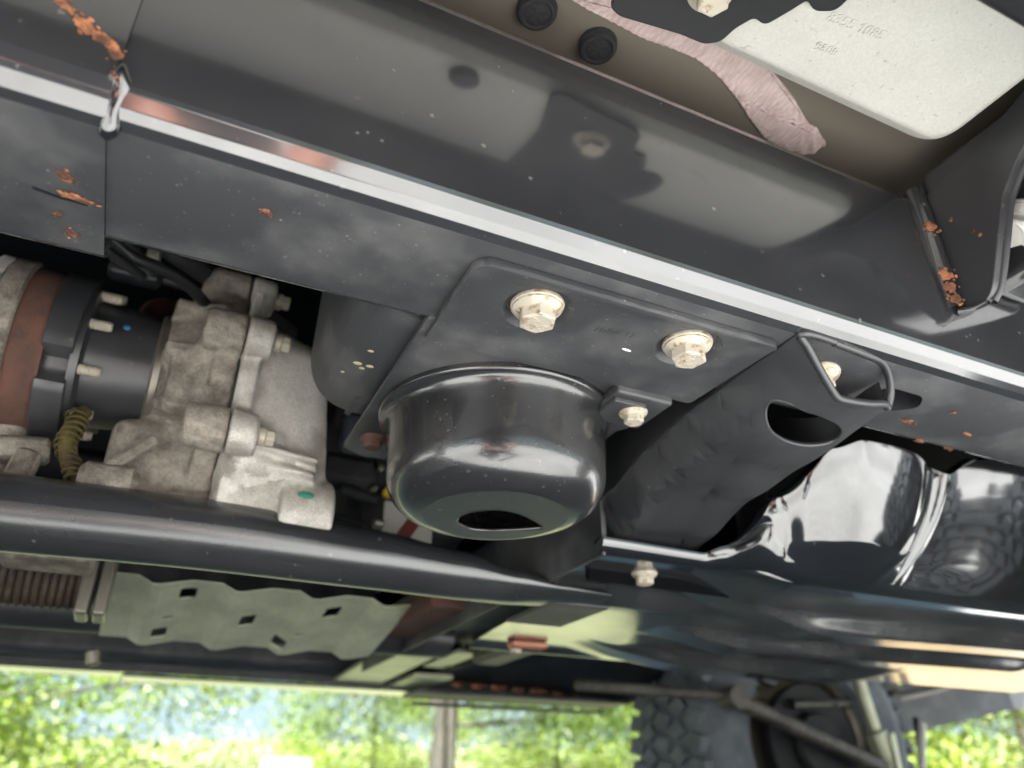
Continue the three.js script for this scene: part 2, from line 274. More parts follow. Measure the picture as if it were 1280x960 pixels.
{
  const ev = new Evaluator(); ev.attributes = ['position', 'normal'];
  const slot = new THREE.ExtrudeGeometry(roundPoly([[0.512, 0.366], [0.553, 0.366], [0.567, 0.382], [0.552, 0.397], [0.505, 0.397]], 0.008), { depth: 0.05, bevelEnabled: false }).rotateX(-PI / 2).translate(0, 0.50, 0);
  const a = new Brush(mainRail), b = new Brush(slot.toNonIndexed()); a.updateMatrixWorld(); b.updateMatrixWorld();
  for (const q of [a, b]) if (q.geometry.attributes.uv) q.geometry.deleteAttribute('uv');
  mainRail = ev.evaluate(a, b, SUBTRACTION).geometry;
}
function split(g, test) {   // triangles of a geometry that pass a test of their face normal, and the rest
  g = g.index ? g.toNonIndexed() : g; const p = g.attributes.position, n = g.attributes.normal, out = [[], []], N = [[], []], a = V(), b = V(), c = V();
  for (let i = 0; i < p.count; i += 3) { a.fromBufferAttribute(p, i); b.fromBufferAttribute(p, i + 1); c.fromBufferAttribute(p, i + 2); b.sub(a); c.sub(a); b.cross(c).normalize(); const k = test(b) ? 0 : 1; for (let q = i; q < i + 3; q++) { out[k].push(p.getX(q), p.getY(q), p.getZ(q)); N[k].push(n.getX(q), n.getY(q), n.getZ(q)); } }
  return out.map((o, k) => { const h = new THREE.BufferGeometry(); h.setAttribute('position', new THREE.Float32BufferAttribute(o, 3)); h.setAttribute('normal', new THREE.Float32BufferAttribute(N[k], 3)); return h; });
}
const down = n => n.y < -0.995, [railUnder, railRest] = split(mainRail, down), [sleeveUnder, sleeveRest] = split(railGeo(-1.6, -0.0642, -0.3165, -0.459, 0.5135, 0.697, 0.0215), down);
const rail = part('frame_rail', railRest, M.gloss, truck, 'near frame rail, a black boxed beam with a bright lower corner');
part('rail_underside', [railUnder], M.under, rail, 'dusty underside of the rail');
part('rail_sleeve', [sleeveRest], M.gloss, rail); part('sleeve_underside', [sleeveUnder], M.under, rail);
part('weld_bead', [
  (() => { const g = new THREE.SphereGeometry(1, 24, 16), p = g.attributes.position; for (let i = 0; i < p.count; i++) { const x = p.getX(i), y = p.getY(i), z = p.getZ(i); p.setXYZ(i, x * 0.0065 * (1 + 0.25 * Math.sin(y * 5)), y * 0.019 + x * 0.002, z * 0.006 + 0.35 * 0.019 * -y * 0.0); } g.rotateX(0.72); g.translate(-0.0625, 0.5245, -0.3275); g.computeVertexNormals(); return g; })()], M.skid, rail, 'shiny painted weld bead across the corner of the rail');
part('rust_patch', [...scabsSide([[-0.0945, 0.566, 0.012, 0.006, 1, -0.5], [-0.083, 0.556, 0.02, 0.007, 2, -0.75], [-0.072, 0.551, 0.02, 0.008, 3, -0.5], [-0.0665, 0.545, 0.009, 0.009, 4, -1.2], [-0.064, 0.533, 0.005, 0.007, 6, 0]], -0.3163),
  ...scabsDown([[-0.079, -0.397, 0.022, 0.005, 7, 0.1], [-0.088, -0.417, 0.006, 0.008, 8], [-0.081, -0.432, 0.008, 0.008, 9], [-0.084, -0.381, 0.012, 0.008, 11, 0.3], [-0.118, -0.386, 0.008, 0.006, 12]], 0.5133)], M.rust, rail, 'orange rust flakes beside the weld');
part('rust_patch', scabsDown([[0.019, -0.366, 0.008, 0.005, 13, 0.4], [0.58, -0.405, 0.022, 0.006, 14, 0.3], [0.625, -0.43, 0.016, 0.005, 15, 0.2], [0.65, -0.40, 0.014, 0.004, 16, 0.2], [0.60, -0.375, 0.006, 0.004, 17], [0.665, -0.43, 0.016, 0.004, 18, 0.1]], 0.5148), M.rust, rail);
part('tear', [new THREE.ExtrudeGeometry(roundPoly([[-0.1, 0.3975], [-0.088, 0.3998], [-0.072, 0.402], [-0.086, 0.4018], [-0.099, 0.3995]], 0.001), { depth: 0.0008, bevelEnabled: false }).rotateX(-PI / 2).rotateX(0).scale(1, 1, -1).scale(1, 1, -1).translate(0, 0.5128, 0)], M.plastic, rail, 'dark torn edge on the underside of the rail');

// --- outrigger gusset welded to the rail at the right
{
  const pts = [[0.322, 0.69], [0.326, 0.569], [0.2935, 0.5695], [0.287, 0.578], [0.272, 0.612], [0.256, 0.647], [0.238, 0.668], [0.222, 0.682], [0.19, 0.70], [0.19, 0.73], [0.225, 0.716], [0.26, 0.702], [0.30, 0.694]];
  const g = new THREE.ExtrudeGeometry(roundPoly(pts.map(([z, y]) => [z, y]), 0.006), { depth: 0.005, bevelEnabled: true, bevelSize: 0.0012, bevelThickness: 0.0012, bevelSegments: 3 });
  g.rotateY(PI / 2).translate(0.5575, 0, 0);
  const lip = pipe([[0.563, 0.569, -0.294], [0.566, 0.578, -0.288], [0.567, 0.612, -0.272], [0.567, 0.647, -0.256], [0.567, 0.668, -0.238], [0.567, 0.684, -0.2215], [0.567, 0.705, -0.19]], 0.004, 50, 10);
  const gus = part('outrigger', [g, lip, rbox(0.5575, 0.80, 0.69, 0.72, -0.318, -0.10, 0.01)], M.arm, truck, 'black outrigger bracket welded to the rail with rusty weld spots');
  part('weld_bead', [pipe([[0.549, 0.697, -0.319], [0.5495, 0.66, -0.3185], [0.550, 0.62, -0.319], [0.552, 0.572, -0.319]], 0.0085, 60, 12), pipe([[0.553, 0.57, -0.316], [0.556, 0.567, -0.305], [0.557, 0.567, -0.294]], 0.003, 20, 8)], M.gloss, gus);
  part('rust_patch', [[0.651, 0.018, 21], [0.602, 0.020, 22], [0.588, 0.012, 27], [0.577, 0.010, 23]].flatMap(([y, h, s]) => cluster(0, 0, 0.013, h, s).map((g, i) => g.translate(0, 0, 0.0087 + i * 0.00003).rotateY(-0.6).translate(0.5498, y, -0.3188))).concat([scab(0.30, 0.655, 0.004, 0.004, 24), scab(0.282, 0.625, 0.003, 0.003, 25), scab(0.286, 0.632, 0.003, 0.003, 26)].map(g => g.rotateY(PI / 2).translate(0.5562, 0, 0).scale(1, 1, 1))), M.rust, gus, 'orange rust on the weld');
  place('body_mount_bolt', flangeBolt(0.027), M.white, 0.614, 0.648, -0.277, gus, [0.35, 0, -0.95], 'large pale bolt head at the right edge');
  part('bracket_wall', [rbox(0.60, 0.66, 0.60, 0.70, -0.318, -0.2, 0.012)], M.gloss, gus);
}

// --- underside of the body over the rail
{
  // pale floor pan with rolled edges
  const s = roundPoly([[-2.2, 0.12], [0.535, 0.12], [0.535, 0.283], [-2.2, 0.283]], 0.035);
  const g = new THREE.ExtrudeGeometry(s, { depth: 0.05, bevelEnabled: true, bevelSize: 0.022, bevelThickness: 0.024, bevelSegments: 10, bevelOffset: -0.022, curveSegments: 16 }).rotateX(-PI / 2).translate(0, 0.723, 0);
  const pan = part('floor_pan', [toCreasedNormals(g, 0.9)], M.beige, truck, 'pale beige underside of the body with soft rolled edges');
  part('stamped_marks', [facingDown(marks('8355 1085', 0.0075, 0.0005), 0.372, 0.6989, -0.2175, -0.1), facingDown(marks('9809', 0.0065, 0.0005), 0.367, 0.6989, -0.2405, -0.1)], M.beige, pan);
  part('floor_panel', [rbox(-2.2, 0.9, 0.751, 0.775, -0.43, -0.2, 0.004)], M.olive, truck, 'olive grey floor panel above the rail');
  // brushed seam sealant
  const sp = [[0.12, 0.310], [0.191, 0.3145], [0.215, 0.3175], [0.24, 0.3185], [0.267, 0.3205], [0.29, 0.3185], [0.317, 0.3175], [0.345, 0.324], [0.37, 0.334], [0.40, 0.349], [0.426, 0.3605], [0.45, 0.3625], [0.478, 0.360], [0.482, 0.342], [0.47, 0.338], [0.46, 0.332], [0.452, 0.333], [0.442, 0.3285], [0.42, 0.317], [0.385, 0.303], [0.35, 0.29], [0.304, 0.285], [0.12, 0.285]];
  part('seam_sealant', [sheet(roundPoly(sp, 0.006), 0.0012, (u, v, w) => [u, 0.7495 + w - 0.0006 * Math.sin(u * 900 + 3 * Math.sin(v * 300)) - 0.0012 * smooth(0.44, 0.47, u) * Math.sin((u - v) * 420), -v], 0.004, 0.0007)], M.pink, truck, 'pale pink brushed sealant along the floor seam');
  for (const [x, z] of [[0.180, -0.335], [0.238, -0.342]]) place('grommet', turn([[0, -0.0025], [0.0105, -0.003], [0.0118, -0.0045], [0.0135, -0.0045], [0.0155, -0.001], [0.016, 0.006], [0, 0.006]], 36), M.rubber, x, 0.7475, z, truck, null, 'round black rubber grommet above the rail');
  place('grommet', turn([[0, -0.006], [0.009, -0.006], [0.012, -0.003], [0.012, 0.004], [0, 0.004]], 30), M.plastic, 0.139, 0.6965, -0.254, truck, [0, 0, 0]);
  // black bracket bolted to the pale pan
  const bp = [[0.219, 0.14], [0.217, 0.225], [0.205, 0.2755], [0.214, 0.279], [0.262, 0.2725], [0.281, 0.272], [0.290, 0.2655], [0.292, 0.253], [0.2985, 0.240], [0.3095, 0.2415], [0.317, 0.226], [0.322, 0.214], [0.333, 0.2185], [0.345, 0.2125], [0.347, 0.19], [0.335, 0.14]];
  const br = part('body_bracket', [new THREE.ExtrudeGeometry(roundPoly(bp.map(([x, z]) => [x, z]), 0.004), { depth: 0.003, bevelEnabled: true, bevelSize: 0.001, bevelThickness: 0.001, bevelSegments: 2 }).rotateX(PI / 2).scale(1, 1, -1).translate(0, 0.6975, 0)], M.plastic, truck, 'black bracket with a notched corner under the pale pan');
  br.geometry.index === null && (() => { const p = br.geometry.attributes; for (let i = 0; i < p.position.count; i += 3) { for (const a of [p.position, p.normal, p.uv]) { for (let k = 0; k < a.itemSize; k++) { const t = a.getComponent(i + 1, k); a.setComponent(i + 1, k, a.getComponent(i + 2, k)); a.setComponent(i + 2, k, t); } } } })();
  place('bolt', flangeBolt(0.0165), M.bolt, 0.259, 0.6945, -0.2365, br, null, 'pale bolt head on the black bracket');
}

// --- mount bracket with two large bolts
{
  const o = [[0.150, 0.349], [0.3785, 0.349], [0.3755, 0.449], [0.1445, 0.4475], [0.144, 0.357]];
  const sh = roundPoly(o, 0.004);
  for (const [x, z] of [[0.1995, 0.3805], [0.3205, 0.3775]]) { const h = new THREE.Path(); h.absarc(x, z, 0.0258, 0, 2 * PI, true); sh.holes.push(h); }
  const plate = part('mount_bracket', [sheet(sh, 0.005, (u, v, w) => [u, 0.5093 + w - 0.0012 * smooth(0.356, 0.350, v), -v], 0.02, 0.0012),
    ...[[0.1995, -0.3805], [0.3205, -0.3775]].map(([x, z]) => turn([[0.0268, 0.5122], [0.0258, 0.5116], [0.0247, 0.5119], [0.0226, 0.5148], [0.0208, 0.5170], [0.0, 0.5170]], 56, 0.5).translate(x, -0.0034, z))], M.under, truck, 'black mounting plate under the rail with two large pale bolts');
  place('flange_bolt', boltBig, M.bolt, 0.1995, 0.5136, -0.3805, plate, [0, 0.2, 0], 'large pale flange bolt left of the paint dash');
  place('flange_bolt', boltBig, M.bolt, 0.3205, 0.5136, -0.3775, plate, [0, 0.75, 0], 'large pale flange bolt right of the paint dash');
  part('paint_dash', [new THREE.SphereGeometry(1, 16, 10).scale(0.0042, 0.0006, 0.0014).rotateY(0.1).translate(0.2815, 0.5081, -0.3985)], M.white, plate, 'small dash of white paint');
  part('stamped_marks', [facingDown(marks('7DW5 LR', 0.0058, 0.0004), 0.262, 0.5079, -0.381, -0.1)], M.under, plate);
}
// --- box bracket and cup behind it
{
  const pr = new THREE.Shape(); pr.moveTo(0.096, 0.72); pr.lineTo(0.092, 0.575); pr.bezierCurveTo(0.092, 0.54, 0.106, 0.5215, 0.145, 0.521); pr.lineTo(0.366, 0.521); pr.lineTo(0.366, 0.72); pr.closePath();
  const g = new THREE.ExtrudeGeometry(pr, { depth: 0.165, bevelEnabled: true, bevelSize: 0.002, bevelThickness: 0.002, bevelSegments: 2, bevelOffset: -0.002, curveSegments: 24 }).translate(0, 0, -0.612);
  const box = part('mount_housing', [toCreasedNormals(g, 0.5)], M.under, truck, 'black pressed housing behind the rail with a rounded lower edge');
  part('stamped_marks', [facingDown(marks('50.10410P', 0.006, 0.0004).rotateZ(0), 0, 0, 0).rotateY(PI / 2 + 0.03).translate(0.131, 0.5217, -0.60)], M.under, box);
  part('mud_fleck', [[0.112, -0.512, 0.006], [0.117, -0.518, 0.004], [0.121, -0.509, 0.005], [0.116, -0.49, 0.004], [0.105, -0.53, 0.003]].map(([x, z, r]) => new THREE.IcosahedronGeometry(r * 0.62, 1).scale(1, 0.25, 0.6).translate(x, 0.512 + (x < 0.118 ? 0.002 : 0), z)), std({ color: 0x9a9272, roughness: 1 }), box);
  const base = [[0.1385, 0.425], [0.360, 0.425], [0.360, 0.52], [0.345, 0.54], [0.335, 0.62], [0.25, 0.665], [0.165, 0.682], [0.142, 0.668]];
  const bp = part('base_plate', [new THREE.ExtrudeGeometry(roundPoly(base.map(([x, z]) => [x, z]), 0.004), { depth: 0.003, bevelEnabled: true, bevelSize: 0.0008, bevelThickness: 0.0008, bevelSegments: 2 }).rotateX(PI / 2).translate(0, 0.5155, 0).scale(1, 1, -1)], M.under, truck, 'flat base plate holding the cup');
  const P = bp.geometry.attributes; for (let i = 0; i < P.position.count; i += 3) for (const a of [P.position, P.normal, P.uv]) for (let k = 0; k < a.itemSize; k++) { const t = a.getComponent(i + 1, k); a.setComponent(i + 1, k, a.getComponent(i + 2, k)); a.setComponent(i + 2, k, t); }
  // right ear with the small bolt
  part('bolt_tab', [rbox(0.305, 0.358, 0.502, 0.5122, -0.500, -0.447, 0.003), rbox(0.306, 0.336, 0.4975, 0.502, -0.490, -0.454, 0.0012)], M.under, bp);
  place('flange_bolt', boltSmall, M.bolt, 0.331, 0.499, -0.4665, bp, [0, 0.3, 0], 'small pale bolt right of the cup');
  place('flange_bolt', boltSmall, M.brown, 0.158, 0.506, -0.623, bp, [0, 0.1, 0], 'small rusty bolt left of the cup');
}
{
  const cx = 0.247, cz = -0.5515;
  const prof = [[0.1006, 0.5125], [0.1014, 0.5093], [0.1020, 0.5072], [0.1010, 0.5054], [0.0984, 0.5042], [0.0957, 0.5015], [0.0940, 0.4965], [0.0931, 0.489], [0.0926, 0.480], [0.0920, 0.462], [0.0912, 0.451], [0.0888, 0.4425], [0.0838, 0.4345], [0.0770, 0.4282], [0.0685, 0.4244], [0.0592, 0.4230]];
  const c2 = new THREE.SplineCurve(prof.map(p => V2(...p))).getPoints(90).map(p => [p.x, p.y]);
  const wall = new THREE.LatheGeometry(c2.map(p => V2(...p)), 128), inner = new THREE.LatheGeometry(c2.map(([r, y]) => V2(r - 0.003, y + 0.0025)).reverse(), 96);
  const bottom = new THREE.Shape(); bottom.absarc(0, 0, 0.0595, 0, 2 * PI);
  const hole = roundPoly([[0.2242, 0.5518], [0.2211, 0.5362], [0.228, 0.5207], [0.2429, 0.5116], [0.2601, 0.5156], [0.2793, 0.5279], [0.2965, 0.5422], [0.2846, 0.5526], [0.2674, 0.5631], [0.2514, 0.5683], [0.2378, 0.5655]].map(([x, z]) => [(x - 0.257) * 1.06 + 0.257 - cx, -((z - 0.541) * 1.06 + 0.541 + cz)]), 0.007);
  bottom.holes.push(hole);
  const bot = new THREE.ExtrudeGeometry(bottom, { depth: 0.0022, bevelEnabled: false, curveSegments: 64 }).rotateX(-PI / 2).translate(0, 0.4230, 0);
  const rim = new THREE.TubeGeometry(new THREE.CatmullRomCurve3(hole.getPoints(12).slice(0, -1).map(p => V(p.x, 0.4242, -p.y)), true), 160, 0.0016, 8, true);
  const cup = part('mount_cup', [...[wall, inner, rim].map(g => (g.index ? g.toNonIndexed() : g).translate(cx, 0, cz))], M.cup, truck, 'glossy black steel cup hanging below the plate with a cut-out in its bottom');
  part('cup_bottom', [bot.translate(cx, 0, cz)], M.satin, cup, 'flat bottom of the cup with its cut-out');
  part('bump_stop', [turn([[0, 0.445], [0.03, 0.45], [0.045, 0.465], [0.06, 0.505], [0, 0.505]], 30).translate(cx, 0.0, cz)], M.plastic, cup);
}

// --- support arm from the rail down to the crossmember
{
  const yb = curve([0.33, 0.36, 0.46, 0.52, 0.60, 0.66], [0.488, 0.4865, 0.4785, 0.471, 0.451, 0.435]);
  const xl = curve([0.33, 0.60, 0.70], [0.3865, 0.387, 0.392]), xr = curve([0.33, 0.50, 0.56, 0.62, 0.70], [0.4985, 0.501, 0.500, 0.505, 0.51]);
  const L = 0.114, shp = (t, k) => { const near = 1 - smooth(0.345, 0.46, k), wE = lerp(0.27, 0.46, near), e = 1 - smooth(0, wE, t), e2 = near > 0 ? lerp(e * e, 1 - clamp(t / wE), near * 0.8) : e * e; return yb(k) + lerp(0.031, 0.0265, near) * e2 + 0.004 * near * smooth(0.6, 1, t) - 0.003 * Math.sin(PI * t) + 0.0025 * smooth(0.35, 0.62, t) * (1 - smooth(0.62, 0.97, t)) * smooth(0.45, 0.56, k); };
  const s = new THREE.Shape(); s.moveTo(0, 0.3345); s.lineTo(0.2 * L, 0.344); s.lineTo(0.4 * L, 0.354); s.quadraticCurveTo(0.46 * L, 0.3572, 0.56 * L, 0.3575); s.lineTo(0.94 * L, 0.3575); s.quadraticCurveTo(L, 0.3575, L, 0.364); s.lineTo(L, 0.69); s.lineTo(0, 0.69); s.closePath();
  const hp = []; for (let i = 0; i < 44; i++) { const a = i / 44 * 2 * PI; hp.push(V2(0.0665 + 0.0430 * Math.cos(a) + 0.003 * Math.sin(a), 0.4045 + 0.0215 * Math.sin(a) + 0.006 * Math.cos(a))); }
  s.holes.push(new THREE.Path(hp));
  const at = (u, v, w) => { const t = u / L; return [lerp(xl(v), xr(v), t), shp(t, v) + w, -v]; };
  const bot = sheet(s, 0.003, at, 0.007, 0.0005);
  const holeRim = new THREE.TubeGeometry(new THREE.CatmullRomCurve3(hp.map(p => V(...at(p.x, p.y, 0.0012))), true), 140, 0.0017, 8, true);
  const left = gridSurface(60, 10, (u, v) => { const k = lerp(0.345, 0.69, u), y = shp(0, k); return [xl(k) + 0.003 * v, lerp(y, Math.max(y, 0.518 + 0.03 * smooth(0.45, 0.5, k)), v), -k]; });
  const right = gridSurface(60, 8, (u, v) => { const k = lerp(0.362, 0.69, u); return [xr(k) - 0.002 * v, shp(1, k) + v * lerp(0.024, 0.06, smooth(0.40, 0.5, k)), -k]; });
  const rightLip = pipe(Array.from({ length: 24 }, (_, i) => at(L, lerp(0.361, 0.66, i / 23), 0.001)), 0.0016, 70, 8);
  const mouth = pipe([[0.42, 0.5155, -0.3335], [0.40, 0.5152, -0.3325], [0.391, 0.5145, -0.333], ...[[0.02, 0.3355], [0.1, 0.339], [0.2, 0.344], [0.3, 0.349], [0.4, 0.354], [0.47, 0.357], [0.58, 0.3575], [0.75, 0.3575], [0.94, 0.3578], [1, 0.362]].map(([t, k]) => at(t * L, k, 0.0012)), [0.4995, 0.501, -0.357], [0.492, 0.5095, -0.349], [0.478, 0.5155, -0.341], [0.455, 0.5155, -0.337], [0.42, 0.5150, -0.3338]], 0.0031, 120, 10);
  const arm = part('support_arm', [bot, left, right, rightLip, mouth, holeRim], M.arm, truck, 'black pressed arm with an oval hole running from the rail down to the skid plate');
  place('bolt', boltBig, M.bolt, 0.441, 0.5148, -0.3735, arm, null, 'pale bolt seen inside the mouth of the arm');
}

// --- crossmember and front tube
{
  const sh = [rbox(0.386, 0.390, 0.424, 0.56, -1.45, -0.612, 0.0015), rbox(0.392, 0.396, 0.428, 0.56, -1.45, -0.618, 0.0015), rbox(0.386, 0.66, 0.50, 0.56, -1.45, -0.68, 0.01), rbox(0.60, 0.66, 0.45, 0.56, -1.45, -0.66, 0.01)];
  part('crossmember', sh, M.under, truck, 'black channel crossmember behind the arm');
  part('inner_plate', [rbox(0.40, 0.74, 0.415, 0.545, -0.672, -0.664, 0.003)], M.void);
  const secs = [[-1.3, 0.432, 0.0335, 0.0335], [-0.2, 0.4355, 0.0335, 0.0335], [0.05, 0.4385, 0.0325, 0.034], [0.2, 0.434, 0.029, 0.034], [0.29, 0.4285, 0.0245, 0.035], [0.35, 0.4225, 0.0175, 0.037], [0.40, 0.418, 0.010, 0.039], [0.46, 0.416, 0.006, 0.039]];
  const xs = secs.map(s => s[0]), fy = curve(xs, secs.map(s => s[1])), fa = curve(xs, secs.map(s => s[2])), fb = curve(xs, secs.map(s => s[3]));
  const g = gridSurface(120, 40, (u, v) => { const x = lerp(-1.3, 0.46, Math.pow(u, 0.6)), a = -v * 2 * PI; return [x, fy(x) + Math.sin(a) * fa(x), -0.755 + Math.cos(a) * fb(x)]; });
  part('crossmember_tube', [g], M.satin, truck, 'black tube running along under the transfer case, flattened at its right end');
  part('tube_tab', [rbox(0.40, 0.475, 0.4075, 0.4125, -0.86, -0.745, 0.002)], M.under);
}

// --- glossy pressed skid plate
{
  const ytop = curve([0.38, 0.50, 0.518, 0.552, 0.590, 0.612, 0.66, 0.73, 0.765, 0.82, 0.86, 1.0, 1.62], [0.4395, 0.4385, 0.444, 0.48, 0.520, 0.528, 0.528, 0.5195, 0.538, 0.558, 0.568, 0.575, 0.575]);
  const base = x => lerp(-0.618, -0.578, smooth(0.50, 0.56, x));
  const floorY = x => 0.41;
  const rib = (z, c, w) => smooth(w, w * 0.52, Math.abs(z - c));
  const f = (u, s) => {
    const x0 = lerp(0.383, 0.44, clamp(smooth(0.62, 0, s))), x = x0 + (1.62 - x0) * Math.pow(u, 1.5);
    const y0 = 0.41 + 0.016 * (1 - smooth(0.50, 0.61, x));
    if (s < 0.6) {
      const z = lerp(-1.10, base(x), s / 0.6);
      let y = 0.41 + 0.010 * smooth(-1.06, -1.10, z);
      y -= 0.021 * rib(z, lerp(-0.70, -0.672, smooth(0.66, 1.1, x)), 0.036) * smooth(0.60, 0.72, x);
      y -= 0.021 * rib(z, lerp(-0.835, -0.80, smooth(0.6, 1.3, x)), 0.036) * smooth(0.58, 0.74, x) * (1 - smooth(1.2, 1.32, x));
      y -= 0.021 * rib(z, -0.985, 0.04) * smooth(0.56, 0.78, x) * (1 - smooth(1.05, 1.2, x));
      y += 0.016 * smooth(-0.742, -0.712, z) * (1 - smooth(0.50, 0.61, x + 0.3 * (z + 0.63)));
      y += 0.009 * smooth(-1.075, -1.045, z) * (1 - smooth(-0.98, -0.74, z)) * (1 - smooth(0.55, 0.63, x + 0.4 * (z + 0.97)));
      return [x, y, z];
    }
    const t = (s - 0.6) / 0.4, zb = base(x), yt = ytop(x), h = yt - y0, TH = lerp(1.5, 1.02, smooth(0.03, 0.09, h)), r = lerp(h / (1 - Math.cos(TH)) * 0.96, 0.024, smooth(0.03, 0.07, h));
    const big = smooth(0.04, 0.09, h), dz = Math.cos(TH), dy = Math.sin(TH);
    const ay = y0 + r * (1 - Math.cos(TH)), az = zb + r * Math.sin(TH), Ls = (yt - ay) / dy;
    if (t < 0.88) {
      const q = t / 0.88; let y, z, c;
      if (q < 0.3) { const a = TH * q / 0.3; y = y0 + r * (1 - Math.cos(a)); z = zb + r * Math.sin(a); c = 0.12 * q / 0.3; }
      else { const l = (q - 0.3) / 0.7; y = ay + Ls * dy * l; z = az + Ls * dz * l; c = 0.12 + 0.88 * l; z += 0.006 * Math.sin(PI * l) * big; }
      // two pressed segments, each bowed outward, with a step and a groove between them
      const xc = 0.728 - 0.05 * Math.pow(1 - c, 2);
      const m = clamp((x - 0.64) / 0.10, -1, 1), bow = 0.026 * (1 - m * m) * smooth(0.515, 0.62, x) * (1 - smooth(0.69, 0.75, x)) + 0.014 * smooth(0.76, 0.9, x);
      const st = 0.004 * smooth(xc - 0.022, xc - 0.010, x) - 0.014 * smooth(xc - 0.010, xc + 0.006, x) + 0.006 * smooth(xc + 0.014, xc + 0.024, x) - 0.006 * smooth(xc + 0.024, xc + 0.036, x);
      const k = big * smooth(0.02, 0.3, c);
      z += (bow + st) * k;
      const xs = x - 0.016 * smooth(0.1, 1, c) * smooth(0.525, 0.56, x) * (1 - smooth(0.58, 0.66, x));
      return [xs, y, z];
    }
    const q = (t - 0.88) / 0.12, zt = az + Ls * dz + 0.012 * big * (1 - clamp(((x - 0.64) / 0.10) ** 2)) * 0;
    const xs = x - 0.016 * smooth(0.525, 0.56, x) * (1 - smooth(0.58, 0.66, x));
    return [xs, yt + 0.003 * Math.sin(q * PI) - 0.002 * q, zt + (big > 0.3 ? 0.016 * q * big : -0.02 * q)];
  };
  const skid = part('skid_plate', [gridSurface(640, 170, (u, v) => f(u, 0.58 + 0.42 * v))], M.skid, truck, 'glossy black ribbed skid plate with a curved front wall');
  part('ribbed_floor', [gridSurface(320, 260, (u, v) => f(u, 0.58 * v))], M.skidFloor, skid, 'ribbed black underside of the skid plate');
  place('flange_bolt', flangeBolt(0.0135), M.bolt, 0.464, 0.4265, -0.658, skid, [0, 0.2, 0], 'pale bolt in the pocket of the skid plate');
  part('rubber_pad', [rbox(0.485, 0.54, 0.411, 0.4185, -1.04, -1.015, 0.003)], std({ color: 0xc98a72, roughness: 0.8 }), skid, 'salmon coloured pad in the second pocket');
  place('bolt', flangeBolt(0.012), M.bolt, 0.505, 0.417, -1.05, skid, null, 'small pale bolt beside the salmon pad');
  place('flange_bolt', flangeBolt(0.014), M.bolt, 0.835, 0.56, -0.455, skid, null, 'pale bolt on the rim of the skid plate');
}

